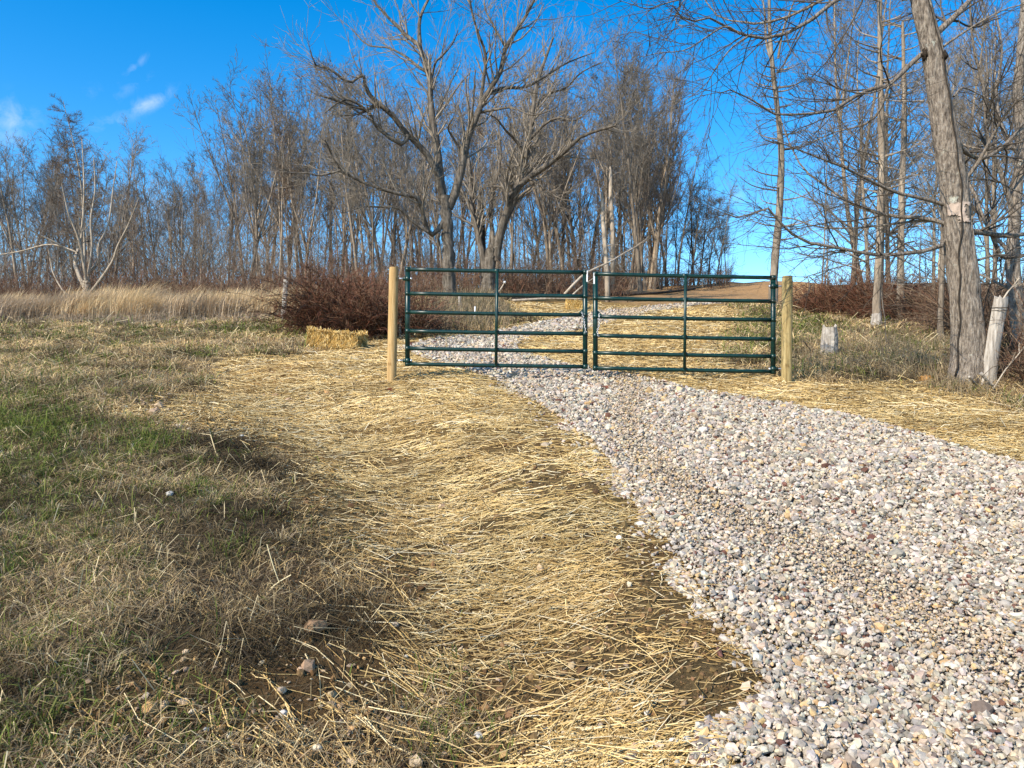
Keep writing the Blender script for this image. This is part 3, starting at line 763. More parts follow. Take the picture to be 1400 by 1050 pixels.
# forked tree behind the first gate
hero('forked_tree', 'large forked bare tree with rising limbs behind the first gate', 26, None,
     [(617, 425), (614, 390), (613, 355), (612, 320), (610, 290), (608, 268)], [.26, .22, .20, .19, .19],
     [(c2((615, 830), (590, 760), (575, 690), (525, 600), (460, 540), (385, 445), (330, 420), (290, 440), (190, 405), (110, 380)), .14, .03, -2.0),
      (c2((460, 540), (430, 575), (330, 500), (310, 455), (235, 400), (180, 410), (130, 450)), .08, .02, (-.8, -1.5)),
      (c2((385, 445), (300, 370), (280, 300), (225, 330), (150, 275), (95, 262), (70, 200)), .07, .02, (-1.3, -1.4)),
      (c2((600, 800), (585, 680), (575, 580), (560, 490), (548, 380), (548, 295), (510, 190), (440, 130), (410, 95), (350, 40), (300, -40)), .15, .03, 1.5),
      (c2((548, 295), (500, 265), (450, 225), (380, 190), (300, 180), (240, 120)), .06, .02, (.8, 1.8)),
      (c2((510, 190), (505, 100), (520, 40), (560, -40), (580, -120)), .08, .02, (1.0, 1.0)),
      (c2((550, 330), (570, 250), (600, 220), (640, 170), (660, 120)), .05, .015, (.7, -1.0)),
      (c2((622, 830), (655, 750), (680, 640), (695, 560), (735, 460), (770, 380), (825, 300), (850, 190), (905, 105), (960, 10), (990, -80)), .16, .035, .8),
      (c2((745, 430), (760, 330), (770, 220), (735, 120), (710, 20), (700, -80)), .08, .02, (.4, -1.4)),
      (c2((770, 380), (840, 350), (920, 350), (1000, 310), (1060, 270), (1120, 240), (1200, 210)), .07, .018, (.5, 2.0)),
      (c2((850, 190), (800, 100), (770, 40), (760, -40)), .05, .02, (.7, 1)),
      (c2((740, 450), (820, 435), (880, 430), (960, 460), (1050, 430)), .05, .015, (.4, -1.5)),
      (c2((610, 870), (570, 930), (540, 925), (515, 840), (500, 790), (410, 770), (300, 735), (190, 680), (150, 600), (130, 560)), .10, .02, -2.2),
      (c2((540, 925), (480, 885), (420, 830), (340, 825), (280, 825), (200, 850)), .055, .015, (-.6, -1.2)),
      (c2((190, 680), (110, 700), (60, 690), (0, 690), (-40, 670)), .035, .012, (-2.0, -.6)),
      (c2((680, 620), (640, 550), (620, 510), (640, 470)), .05, .02, (.2, -1))], LV, M_BARK, M_TWIG, rmin=.007)
# low tree with many pale limbs behind the golden grass
hero('low_limbed_tree', 'low many-limbed pale tree just behind the golden grass', 26, None, [(119, 412), (119, 402), (119, 392), (119, 384)], [.15, .14, .13, .12],
     [([(121, 404), (137, 383), (154, 357), (161, 336), (176, 306), (190, 270)], 0.072, .011, -1.0), ([(120, 384), (121, 374), (135, 357), (134, 336), (148, 308), (154, 263), (160, 220)], 0.065, .011, .8), ([(118, 398), (116, 370), (107, 325), (94, 293), (84, 250)], 0.065, .011, -.8),
      ([(117, 395), (103, 360), (111, 325), (115, 260), (112, 190)], 0.079, .011, 1.0), ([(112, 410), (92, 404), (73, 374), (66, 340)], 0.043, .011, .6), ([(104, 358), (94, 344), (75, 331), (43, 316), (20, 300)], 0.043, .011, -1.2), ([(106, 345), (70, 334), (30, 343), (0, 348), (-30, 352)], 0.032, .011, .8),
      ([(121, 375), (126, 340), (124, 300), (130, 260), (128, 215)], 0.050, .011, .2)], [dict(per=3.0, Labs=(.4, 1.5), n=7, rr=.42, curl=.10, up=.06, s=4, t0=.2, ang=(.4, .9)), dict(per=3.4, Labs=(.3, .9), n=5, curl=.10, up=.03, rr=.55), dict(per=3.0, Labs=(.2, .5), n=3, curl=.10, rr=.6)], M_PALE, M_TWIG, rmin=.007, flare=1.2)
# many-stemmed tree with a black dead stem
hero('many_stemmed_tree', 'many-stemmed dark tree with a wide leaning limb behind the first gate', 33, None,
     [(668, 400), (668, 385), (670, 360), (672, 340)], [.36, .29, .25, .22],
     [(c2((780, 1130), (762, 1040), (745, 960), (725, 880), (712, 790), (710, 700), (690, 560), (660, 420)), .17, .04, 1.0),
      (c2((810, 1040), (825, 940), (850, 860), (880, 770), (940, 710), (1030, 650), (1100, 590), (1150, 545), (1220, 520), (1290, 500)), .20, .04, -2.0),
      (c2((820, 960), (845, 880), (885, 790), (915, 680), (945, 560), (960, 440), (975, 330), (1010, 230), (1040, 150)), .20, .04, .5),
      (c2((930, 620), (890, 560), (850, 520), (810, 470), (760, 450)), .08, .02, (0, -1.6)),
      (c2((960, 440), (1010, 380), (1090, 350), (1150, 290), (1230, 250)), .08, .02, (.3, 2)),
      (c2((945, 560), (1000, 500), (1060, 470), (1130, 480), (1200, 420)), .07, .02, (.2, -2)),
      (c2((880, 770), (830, 745), (780, 745), (720, 760)), .06, .02, (-.4, 1.2)),
      (c2((780, 1040), (800, 960), (790, 870), (800, 760), (830, 640), (820, 500), (800, 380)), .12, .03, 1.8),
      (c2((940, 710), (990, 740), (1060, 790), (1120, 800)), .05, .02, (-.8, -1))], LV, M_BARK, M_TWIG, rmin=.008, flare=1.25)
g = Geo(); p0 = at(np.array([664., 661, 659.5, 658.8, 658.5]), np.array([402., 365, 330, 302, 280]), 33.5)
sn = link('dead_snag', None); bpy.data.objects.remove(sn)
g.tubes(p0, np.array([.17, .16, .15, .14, .09]), 7, cap=True); o = link('dead_snag', g.mesh('dead_snag', M_DARKLOG, True)); tag(o, 'short black dead trunk standing among the stems of the many-stemmed tree', 'dead tree')
# broken pale snags
for pts, r, lab, Y in (([(831, 395), (829, 360), (826, 320), (824, 290), (823, 262)], (.11, .095, .085, .08, .04), 'pale peeling snag without a top, nearest the gap of the gates', 30),
                    ([(838, 330), (837, 300), (835, 270), (835, 240), (834, 228)], (.11, .105, .10, .08, .04), 'taller broken snag with bright bare wood near its top', 36)):
    b0 = at(np.array([pts[0][0]]), np.array([pts[0][1]]), Y)[0]; zb = float(h(b0[0], b0[1]))
    P = limb_pts(pts, Y, 0, 9); P[0, 2] = zb - .3
    if P[1, 2] < zb: pass
    g = Geo(); g.tubes(P, np.interp(np.linspace(0, 1, 9), np.linspace(0, 1, 5), r), 7, cap=True)
    tw, tr_ = sprout(P[None], np.interp(np.linspace(0, 1, 9), np.linspace(0, 1, 5), r)[None], 8, .3, .95, (.6, 1.2), .18, .35, 5, .2, .05); g.tubes(tw, tr_, 4)
    tag(link('broken_snag', g.mesh('broken_snag', M_PALE, True)), lab, 'dead tree')
# tall slim tree with pale bark behind the second gate post
c3 = lambda *pts: [(840 + x / 2.5, y / 2.5) for x, y in pts]
LVS = [dict(per=4.0, Labs=(.5, 1.5), n=6, rr=.5, curl=.11, up=.05, t0=.1, s=3, ang=(.4, .9)), dict(per=4.0, Labs=(.3, .8), n=5, curl=.12, up=.03), dict(per=2.5, Labs=(.2, .5), n=3, curl=.12)]
EL = []
for k in range(30):
    s = rng.random(); yy = 400 - 420 * s ** .9; xx = np.interp(yy, [-40, 100, 200, 300, 400], [1052, 1062, 1068, 1065, 1057]); sd = rng.choice([-1, 1]); ln = rng.uniform(28, 72) * (1 - .45 * s)
    if yy > 340: continue
    EL.append(([(xx, yy), (xx + sd * ln * .4, yy - ln * .05), (xx + sd * ln * .75, yy - ln * .16), (xx + sd * ln, yy - ln * .35)], .035, .008, rng.uniform(-2, 2)))
hero('slim_pale_tree', 'tall slim tree with pale trunk rising behind the second gate post', 30, None,
     [(1057, 405), (1059, 360), (1064, 310), (1067, 260), (1068, 210), (1062, 140), (1056, 90), (1052, 30), (1052, -50)], [.155, .15, .14, .13, .115, .10, .085, .07, .04], EL + [
      (c3((545, 230), (520, 150), (515, 60), (500, -60)), .06, .02, 1.0), (c3((560, 200), (575, 110), (600, 40), (640, -60)), .05, .02, -1.0)], LVS, M_BARKWOOD, M_TWIG, rmin=.007, flare=1.2)
# two slim trees on the grassy rise beside the bramble
for pts, Y, nm, lab in (([(1198, 452), (1199, 400), (1202, 340), (1204, 270), (1205, 200), (1204, 120), (1203, 40), (1204, -40)], 18.5, 'slim_tree', 'slim straight tree with a white lichen foot, beyond the stump post'),
                        ([(1231, 446), (1231, 400), (1232, 330), (1233, 260), (1236, 190), (1236, 110), (1234, 30)], 20.0, 'slim_tree', 'slimmer straight tree against the brambles, next to the one with the white foot')):
    EL = []
    for k in range(26):
        s = rng.random(); yy = 330 - 330 * s; xx = np.interp(yy, [p[1] for p in pts][::-1], [p[0] for p in pts][::-1]); sd = rng.choice([-1, 1]); ln = rng.uniform(25, 80) * (1 - .3 * s)
        EL.append(([(xx, yy), (xx + sd * ln * .4, yy - ln * .1), (xx + sd * ln * .75, yy - ln * .25), (xx + sd * ln, yy - ln * .55)], .022, .006, rng.uniform(-1.6, 1.6)))
    hr_ = hero(nm, lab, Y, None, pts, [.105, .09, .085, .08, .075, .065, .05, .03], EL, LVS, M_BARKWOOD, M_TWIG, rmin=.005, flare=1.3)
    if pts[0][0] < 1210:
        g = Geo(); q = hr_[1][:5] - hr_[3]; q = np.array([q[0] * .35 + q[1] * .65, q[1], q[2] * .6 + q[1] * .4, q[2]]); g.tubes(q, np.array([.150, .135, .118, .104]), 10); link('lichen_foot', g.mesh('lichen_foot', M_DEAD, True), hr_[0])

# the big near tree
big_trunk = [(1327, 530), (1325, 490), (1322, 440), (1318, 390), (1312, 340), (1308, 300), (1303, 250), (1296, 210), (1287, 150), (1279, 100), (1272, 60), (1262, 20), (1252, -30), (1244, -90), (1240, -170), (1236, -260)]
big_r = [x * 9.9 / F / 2 for x in (51, 44, 40, 38, 36, 35.5, 35, 32, 29, 27, 27, 25, 24, 22, 18, 12)]
LB = [dict(per=8.5, Labs=(.45, 1.8), n=8, rr=.45, curl=.13, up=.015, s=4, t0=.14, ang=(.4, 1.1), rmin=.0042), dict(per=5.5, Labs=(.2, .75), n=6, curl=.14, up=.015, rmin=.003, ang=(.4, 1.0)), dict(per=3.0, Labs=(.1, .35), n=4, curl=.15, up=.01, rmin=.0023)]
big, BP, BR, boff = hero('big_tree', 'big rough-barked tree with long drooping limbs and a paper notice on its trunk', 9.9, None, big_trunk, big_r, [
    (c3((1130, 700), (1060, 680), (970, 660), (900, 630), (840, 600), (780, 570), (700, 540), (600, 500), (540, 480)), 0.0266, 0.0059, -1.2),
    (c3((1135, 765), (1060, 745), (960, 740), (880, 720), (800, 690), (700, 620), (640, 570), (590, 470), (560, 380)), 0.0281, 0.0059, .8),
    (c3((1125, 820), (1100, 850), (960, 870), (880, 870), (780, 850), (650, 825), (580, 775), (520, 710), (440, 745), (380, 730)), 0.0296, 0.0074, -.9),
    (c3((960, 870), (860, 890), (740, 920), (650, 948)), 0.0104, 0.0044, (-.3, -.6)),
    (c3((1130, 760), (1040, 755), (920, 770), (800, 780), (690, 775), (620, 750), (560, 740), (430, 720)), 0.0192, 0.0044, 1.4),
    (c3((1050, 185), (1000, 230), (940, 290), (860, 310), (790, 350), (740, 380), (640, 390), (540, 388), (420, 310), (360, 320)), 0.0333, 0.0052, -1.4),
    (c3((940, 290), (900, 390), (840, 430), (760, 450), (700, 475), (650, 490)), 0.0163, 0.0044, (-.3, .8)),
    (c3((980, 250), (940, 290), (860, 320), (760, 300), (700, 260), (640, 250)), 0.0133, 0.0037, (-.2, -1.2)),
    (c3((1060, 345), (960, 345), (880, 330), (800, 300)), 0.0118, 0.0037, 1.2),
    (c3((1160, 330), (1190, 300), (1240, 320), (1300, 350)), 0.0148, 0.0044, .6),
    (c3((1000, -90), (900, -60), (760, 0), (640, 90), (530, 130), (440, 118), (380, 90), (320, 60), (250, 75), (200, 20)), 0.0296, 0.0059, (-.2, -1.6)),
    (c3((1010, -120), (820, -60), (700, 5), (600, 55), (500, 80), (440, 75), (360, 60), (310, 0), (280, -40)), 0.0259, 0.0044, (.2, .9)),
    (c3((430, 118), (380, 90), (310, 130), (240, 172), (160, 180), (90, 195)), 0.0111, 0.0030, (-1.5, -.6)),
    (c3((460, 122), (400, 165), (350, 228), (310, 290), (232, 350)), 0.0104, 0.0030, (-1.3, .5)),
    (c3((300, -20), (180, 10), (120, 30), (60, 15), (0, -5)), 0.0089, 0.0030, (-1.2, -.4)),
    (c3((700, -20), (420, -60), (260, -20), (210, 60), (225, 90)), 0.0118, 0.0030, (-.5, -1)),
    (c3((1100, 115), (1180, 40), (1230, -20), (1280, -100)), 0.0444, 0.0222, .8),
    (c3((1115, 165), (1180, 120), (1260, 70), (1340, 30), (1420, 10)), 0.0163, 0.0044, -.6),
    (c3((1160, 470), (1200, 520), (1260, 540), (1330, 500), (1400, 420), (1450, 380)), 0.0370, 0.0148, 1.0),
    (c3((1218, 790), (1260, 795), (1330, 805), (1400, 800), (1480, 780)), 0.0407, 0.0222, .5),
    (c3((1290, 800), (1310, 850), (1330, 880), (1400, 872), (1500, 860)), 0.0296, 0.0185, (.2, .4)),
    (c3((1225, 895), (1300, 872), (1340, 872)), 0.0163, 0.0133, .3),
    (c3((1180, 640), (1240, 560), (1290, 470), (1330, 400), (1380, 340), (1440, 280)), 0.0259, 0.0089, -.8),
    ], LB, M_BARKBIG, M_TWIGBIG, sides=16, sides_l=7, flare=1.28, rmin=.003, wob=.006)

# a thicket tree leaning in from the frame edge, behind the big tree
hero('thicket_tree', 'crooked lichen-spotted tree close behind the big tree at the thicket', 12.5, None, [(1395, 470), (1390, 420), (1385, 350), (1388, 280), (1396, 200), (1392, 120), (1398, 40), (1404, -60)], [.12, .11, .10, .09, .08, .07, .06, .05],
     [([(1387, 300), (1370, 240), (1350, 190), (1345, 120), (1330, 60), (1325, -20)], .05, .012, -.8), ([(1394, 210), (1372, 180), (1362, 130), (1370, 70), (1360, 10)], .04, .01, 1.0), ([(1386, 350), (1350, 310), (1330, 260), (1300, 220), (1290, 160)], .035, .01, 1.2),
      ([(1392, 120), (1420, 90), (1450, 20)], .04, .01, .5), ([(1390, 400), (1350, 380), (1310, 360), (1280, 330)], .025, .008, 1.5), ([(1396, 200), (1350, 205), (1300, 190), (1260, 150)], .03, .008, .9)],
     [dict(per=6, Labs=(.5, 1.5), n=8, rr=.5, curl=.15, up=.02, s=4, t0=.1, rmin=.005), dict(per=6, Labs=(.25, .8), n=6, curl=.16, up=.02, rmin=.0035), dict(per=3, Labs=(.1, .4), n=4, curl=.16, up=.0, rmin=.0027)], M_BARKBIG, M_TWIGBIG, rmin=.003)

# things on the big trunk: vine, paper notice, pruning scars
def trunk_at(py):
    i = np.argsort(BP[:, 2]); z = CAMZ + (CY - py) / F * 9.9
    c = np.array([np.interp(z, BP[i, 2], BP[i, k]) for k in range(3)]); r = np.interp(z, BP[i, 2], BR[i]); return c, r
ys_ = np.linspace(515, -20, 44); P = []
for k, py in enumerate(ys_):
    c, r = trunk_at(py); a = np.interp(py, [-20, 90, 200, 300, 360, 515], [-1.45, -1.25, -1.45, -1.75, -2.25, -2.75]) + .06 * math.sin(k * 1.3)
    P.append(c + np.array([math.cos(a), math.sin(a), 0]) * (r * 1.04 + .012))
g = Geo(); g.tubes(np.array(P), np.linspace(.012, .007, 44), 6, cap=True)
tag(link('vine', g.mesh('vine', M_VINE, True)), 'thin dark vine climbing the trunk of the big tree', 'vine')
def paper():
    nu, nv = 34, 40; V = []; ok = np.ones((nv - 1, nu - 1), bool)
    for j in range(nv):
        py = 280 + 29 * j / (nv - 1)
        for i in range(nu):
            c, r = trunk_at(py); a = np.interp(i / (nu - 1), [0, 1], [-2.65, -.75])
            rr = r * 1.06 + .006 + .003 * math.sin(i * .5 + j * .27)
            V.append(c + np.array([math.cos(a) * rr, math.sin(a) * rr, 0]))
    for j in range(nv - 1):
        for i in range(nu - 1):
            u, v = i / (nu - 2), j / (nv - 2)
            wob = .03 * math.sin(i * 1.9 + j * .7) + .02 * math.sin(j * 1.3)
            if u > .60 + .22 * max(0, v - .62) / .38 + wob and v > .13 + .05 * math.sin(i * .8): ok[j, i] = False
            if v > .60 + wob and u < .36 + .05 * math.sin(j): ok[j, i] = False
            if v > .93 + wob: ok[j, i] = False
            if v < .05 + .03 * math.sin(i * .9) and u < .5: ok[j, i] = False
            if u > .95 + wob: ok[j, i] = False
    V = np.array(V); nV = len(V); cen = np.array([trunk_at(280 + 29 * j / (nv - 1))[0] for j in range(nv)]).repeat(nu, 0)
    V2 = V - nrm(V - cen) * .004
    q = []; 
    for j in range(nv - 1):
        for i in range(nu - 1):
            if not ok[j, i]: continue
            a, b_, c_, d_ = j * nu + i, j * nu + i + 1, (j + 1) * nu + i + 1, (j + 1) * nu + i
            q.append([a, d_, c_, b_]); q.append([nV + a, nV + b_, nV + c_, nV + d_])
            for (e0, e1, jj, ii) in ((a, b_, j - 1, i), (b_, c_, j, i + 1), (c_, d_, j + 1, i), (d_, a, j, i - 1)):
                if not (0 <= jj < nv - 1 and 0 <= ii < nu - 1 and ok[jj, ii]): q.append([e0, e1, nV + e1, nV + e0])
    tag(link('paper_notice', mesh_np('paper_notice', np.concatenate([V, V2]), np.array(q), M_PAPER, False)), 'torn faded paper notice nailed to the trunk of the big tree', 'notice')
paper()
def blob(c, s, m_, name, seed=0, parent=None, rough=.18):
    r = np.random.default_rng(seed)
    nu, nv = 14, 9; V = []
    for j in range(nv + 1):
        for i in range(nu):
            th = PI * j / nv; ph = 2 * PI * i / nu
            k = 1 + (r.normal(0, rough) if 0 < j < nv else 0)
            V.append([math.sin(th) * math.cos(ph) * s[0] * k, math.sin(th) * math.sin(ph) * s[1] * k, math.cos(th) * s[2] * k])
    Q = [[j * nu + i, (j + 1) * nu + i, (j + 1) * nu + (i + 1) % nu, j * nu + (i + 1) % nu] for j in range(nv) for i in range(nu)]
    return link(name, mesh_np(name, np.array(V), np.array(Q), m_, True), parent, c)
for py, a, s in ((76, -2.75, .042), (82, -.9, .045)):
    c, r = trunk_at(py); o = blob(c + np.array([math.cos(a), math.sin(a), 0]) * r * .98 - boff, (s, s * .8, s * 1.5), M_BLACK, 'branch_scar', int(py), big, .24)

# ------------------------------------------------------------------ bramble bushes and undergrowth
RED = np.array([[.115, .042, .022], [.15, .062, .034], [.07, .030, .017], [.20, .115, .066], [.055, .034, .020]])
BRN = np.array([[.15, .098, .062], [.09, .056, .037], [.22, .155, .10], [.06, .04, .028], [.15, .078, .048]])
def canes(cx, cy, rx, ry, H, n, pal, thick=.006, arch=1.0, kt=5, fine=2.0):
    a = rng.uniform(0, 2 * PI, n); q = np.sqrt(rng.random(n)); x = cx + rx * q * np.cos(a); y = cy + ry * q * np.sin(a)
    s = np.stack([x, y, h(x, y) - .03], -1)
    d = np.stack([np.cos(a) * q * .5 + rng.normal(0, .3, n), np.sin(a) * q * .5 + rng.normal(0, .3, n), np.ones(n)], -1)
    L = H * rng.uniform(.6, 1.45, n) * (1 - .35 * q ** 2) * (.6 + .8 * noise(x, y, .55, 44))
    P, R = grow(s, d, L, np.full(n, thick) * rng.uniform(.8, 1.3, n), 8, .13, 0, .5, droop=.30 * arch)
    c = pal[rng.choice(len(pal), n)]
    g = Geo(); g.tubes(P, R, 3, c)
    a1, b1 = sprout(P, R, kt, .15, 1, (.4, 1.1), .30, .7, 5, .2, .03, .5, thick * .55, lmin=.15)
    g.tubes(a1, b1, 3, pal[rng.choice(len(pal), len(a1))])
    if fine:
        a2, b2 = sprout(a1, b1, fine, .1, 1, (.4, 1.1), .5, .8, 3, .2, .02, .6, thick * .45, lmin=.1)
        g.tubes(a2, b2, 3, pal[rng.choice(len(pal), len(a2))])
    return g
def bush(px0, px1, pbase, ptop, n, pal, label, name='bramble_bush', depth=.7, thick=.007, group=None, kt=5, fine=2.0):
    c = ground_at((px0 + px1) / 2, pbase); d = c[1] + depth * .8
    w = (px1 - px0) / F * d / 2; H = (pbase - ptop) / F * d - .16 * depth * .8 * 0
    g = canes(c[0], d, w * .85, depth, H * 1.02, n, pal, thick, kt=kt, fine=fine)
    o = link(name, g.mesh(name, M_BRAMBLE)); return tag(o, label, 'bush', group)
bush(408, 482, 461, 364, 620, RED, 'dense dark red bramble bush beside the old fence post', depth=.7, thick=.008, kt=6, fine=2.5)
bush(460, 528, 466, 386, 480, RED, 'dark red bramble bush behind the straw bale and first gate post', depth=.7, thick=.008, kt=6, fine=2.5)
bush(534, 590, 463, 388, 200, np.concatenate([RED, BRN]), 'brown bramble bush seen through the hinge end of the first gate', depth=.9, thick=.008, kt=6)
bush(1112, 1190, 432, 388, 380, RED, 'low red bramble patch at the edge of the bare hill', thick=.010, depth=1.1)
bush(1180, 1260, 438, 368, 560, RED, 'red bramble thicket behind the two slim trees', thick=.007, depth=1.2)
bush(1250, 1330, 446, 372, 420, np.concatenate([RED, BRN]), 'reddish bramble thicket directly behind the big trunk', thick=.0065, depth=1.2)
bush(1330, 1430, 470, 372, 420, BRN, 'brown bramble thicket behind the weathered leaning post', thick=.008, depth=1.1)
bush(1408, 1530, 540, 400, 220, BRN, 'dark brown bramble beside the weathered leaning post', thick=.006, depth=.6, kt=7)
bush(840, 912, 382, 330, 300, BRN, 'rusty brown thicket at the top of the driveway', thick=.016, depth=1.6)
bush(1000, 1020, 385, 368, 60, BRN, 'small brown shrub on the skyline of the bare hill', thick=.014, depth=.8)

def undergrowth(name, label, segs, n, pal, H, thick):
    G_ = Geo()
    for (x0, x1, Y0, Y1) in segs:
        k = int(n * (x1 - x0) / sum(s[1] - s[0] for s in segs))
        Y = rng.uniform(Y0, Y1, k); px = rng.uniform(x0, x1, k); X = (px - CX) / F * Y
        s = np.stack([X, Y, h(X, Y) - .05], -1)
        d = np.stack([rng.normal(0, .35, k), rng.normal(0, .35, k), np.ones(k)], -1)
        P, R = grow(s, d, H * rng.lognormal(0, .38, k) * (.55 + .9 * noise(X, Y, 3.0, 5)), np.full(k, thick), 6, .14, 0, .5, droop=.2)
        G_.tubes(P, R, 3, pal[rng.choice(len(pal), k)])
        a, b = sprout(P, R, 5, .2, 1, (.4, 1.0), .36, .7, 4, .2, .03, .5, thick * .55, lmin=.25); G_.tubes(a, b, 3, pal[rng.choice(len(pal), len(a))])
        a2, b2 = sprout(a, b, 2, .2, 1, (.4, 1.0), .5, .8, 3, .2, .03, .5, thick * .45, lmin=.2); G_.tubes(a2, b2, 3, pal[rng.choice(len(pal), len(a2))])
    tag(link(name, G_.mesh(name, M_BRAMBLE)), label, 'undergrowth', kind='stuff')
undergrowth('undergrowth', 'brown twiggy undergrowth along the foot of the wood', [(-120, 390, 25, 34), (380, 600, 26, 40), (590, 860, 33, 44), (840, 1000, 42, 52)], 4000, np.concatenate([BRN, RED, BRN]), 1.0, .009)
undergrowth('undergrowth', 'grey brown saplings and brush deep inside the wood', [(-120, 600, 38, 62), (600, 905, 40, 60)], 3000, np.array([[.15, .12, .09], [.22, .185, .145], [.10, .08, .06], [.28, .24, .19], [.15, .10, .07]]), 3.6, .013)

# thin pale shoots in front of the bramble patch
for k, (px, pb, pt) in enumerate([(1130, 428, 350), (1141, 430, 362), (1157, 430, 372), (1163, 429, 366), (1182, 436, 380)]):
    c = ground_at(px, pb); P, R = grow(c[None] - [[0, 0, .05]], np.array([[rng.normal(0, .08), 0, 1]]), np.array([(pb - pt) / F * c[1]]), np.array([.022]), 8, .05, 0, .3)
    g = Geo(); g.tubes(P, R, 5); a, b_ = sprout(P, R, 9, .25, 1, (.5, 1.0), .35, .5, 5, .15, .05, .4, .005); g.tubes(a, b_, 3)
    tag(link('shoot', g.mesh('shoot', M_BARKWOOD, True)), 'thin pale leafless shoot in front of the low red bramble patch', 'sapling', 'pale shoots by the bare hill')

# ------------------------------------------------------------------ gates
GY = 10.15
def gpt(px, py, dy=0.0): return at(np.array([px], float), np.array([py], float), GY)[0] + np.array([0, dy, 0])
def tube_obj(name, pts, r, m_, parent, off, sides=12):
    g = Geo(); P = np.array(pts) - off; n = len(P); 
    g.tubes(P, np.full(n, r), sides, cap=True); me = g.mesh(name, m_, True)
    o = link(name, me, parent)
    return o
def gate(label, xl, xr, yl, yr, topl, botl, topr, botr, bx, bt, bb, hinge_left, post_x):
    bl = gpt(xl, botl); off = np.array([bl[0], bl[1], float(h(bl[0], bl[1]))])
    root = thing('farm_gate', off, label, 'gate', 'pair of green tube gates')
    rr = .0255; ru = .0325
    for xx, xb, tp, bt_, ys in ((xl, xl - (.5 if hinge_left else 0), topl, botl, yl), (xr, xr, topr, botr, yr)):
        g = Geo(); g.tubes(np.array([gpt(xx, tp), gpt(xb, bt_)]) - off, np.array([ru, ru]), 14, cap=True)
        for y in ys: g.tubes(np.array([gpt(xx, y - 3.0), gpt(xx, y + 3.0)]) - off, np.array([ru + .0035] * 2), 14, cap=True)
        link('upright', g.mesh('upright', M_GREEN, True), root)
    n = 10
    for a, b_ in zip(yl, yr):
        xs = np.linspace(xl + 2.6, xr - 2.6, n); ys = np.linspace(a, b_, n) + np.sin(np.linspace(0, PI, n)) * .35
        tube_obj('rail', [gpt(x, y) for x, y in zip(xs, ys)], rr, M_GREEN, root, off)
    yc = [np.interp(bx, [xl, xr], [a, b_]) for a, b_ in zip(yl, yr)]
    g = Geo()                                    # flat brace strap welded to the front of the rails
    p0, p1 = gpt(bx + .7, bt + 1), gpt(bx - .7, bb); P = np.array([p0, p1]) + [0, -.024, 0] - off
    g.tubes(P, np.array([.020, .020]), 10, cap=True)
    for y in yc:
        g.tubes(np.array([gpt(bx - 3.2, y), gpt(bx + 3.2, y)]) + [0, -.002, 0] - off, np.array([.029, .029]), 12, cap=True)
    link('brace', g.mesh('brace', M_GREEN, True), root)
    # hinges
    hx = xl if hinge_left else xr; sg = -1 if hinge_left else 1
    for hy, pin in ((381 if hinge_left else 391.5, True), (493 if hinge_left else 504.5, False)):
        g = Geo(); c = gpt(hx, hy) - off
        g.tubes(np.array([c + [0, 0, -.032], c + [0, 0, .032]]), np.array([.037, .037]), 14, cap=True)
        ear = gpt(hx + sg * 4.0, hy) - off; g.box(ear, (.05, .03, .05))
        ho = link('hinge', g.mesh('hinge', M_GREEN, True), root)
        gp = Geo()
        e = gpt(post_x, hy - .3) - off; gp.tubes(np.array([c + [sg * .03, 0, 0], e]), np.array([.011, .011]), 8, cap=True)
        nut = gpt(hx - sg * 4.6, hy) - off; gp.tubes(np.array([nut + [-.012, 0, 0], nut + [.012, 0, 0]]), np.array([.017, .017]), 6, cap=True)
        link('hinge_pin', gp.mesh('hinge_pin', M_STEEL, True), ho)
    # latch gusset and chain at the meeting end
    lx = xr if hinge_left else xl; sg2 = -1 if hinge_left else 1; ly = yr[2] if hinge_left else yl[2]
    A, B_, C_ = gpt(lx + sg2 * 2.5, ly - 9) - off, gpt(lx + sg2 * 11, ly - 1) - off, gpt(lx + sg2 * 2.5, ly - 1) - off
    V = np.array([p + [0, dy, 0] for dy in (-.006, .006) for p in (A, B_, C_)])
    link('gusset', mesh_np('gusset', V, [np.array([[0, 1, 2], [3, 5, 4]]), np.array([[0, 3, 4, 1], [1, 4, 5, 2], [2, 5, 3, 0]])], M_GREEN), root)
    g = Geo()
    cp = [(lx + sg2 * 5, ly - 4), (lx + sg2 * 3.5, ly + 2), (lx + sg2 * 2, ly + 9), (lx + sg2 * 1.0, ly + 16), (lx - sg2 * .5, ly + 24)]
    if not hinge_left: cp = [(lx + 5, ly - 4), (lx + 4, ly + 4), (lx + 4.5, ly + 12), (lx + 2, ly + 20), (lx + 3.5, ly + 27)]
    cc = catmull(np.array(cp), 15)
    for k in range(14):
        p, q = gpt(*cc[k], -.045) - off, gpt(*cc[k + 1], -.045) - off; mid, dv = (p + q) / 2, (q - p) * .75
        side = np.array([.009, 0, 0]) if k % 2 else np.array([0, .009, 0])
        lp = np.array([mid - dv * .7, mid - dv * .5 + side, mid + dv * .5 + side, mid + dv * .7, mid + dv * .5 - side, mid - dv * .5 - side, mid - dv * .7])
        g.tubes(lp, np.full(7, .0035), 5)
    link('chain', g.mesh('chain', M_STEEL, True), root)
    # white sticker on the meeting upright
    g = Geo(); sx = lx + (2.3 if hinge_left else -1.4); ty = (topr if hinge_left else topl)
    c = (gpt(sx, ty + 8, -.024) if hinge_left else gpt(sx, ty + 8, -.024)) - off; g.box(c, (.018 if hinge_left else .03, .012, .145))
    link('sticker', g.mesh('sticker', M_WHITE), root)
    return root
gate('green tube gate hung on the paler, yellower timber post', 557.5, 800, [368.4, 401.3, 426.8, 452.7, 476.3, 497.6], [372.3, 405, 430.6, 456.4, 480.5, 501.3], 365.4, 500.5, 370, 504.5, 679, 370, 499, True, 541)
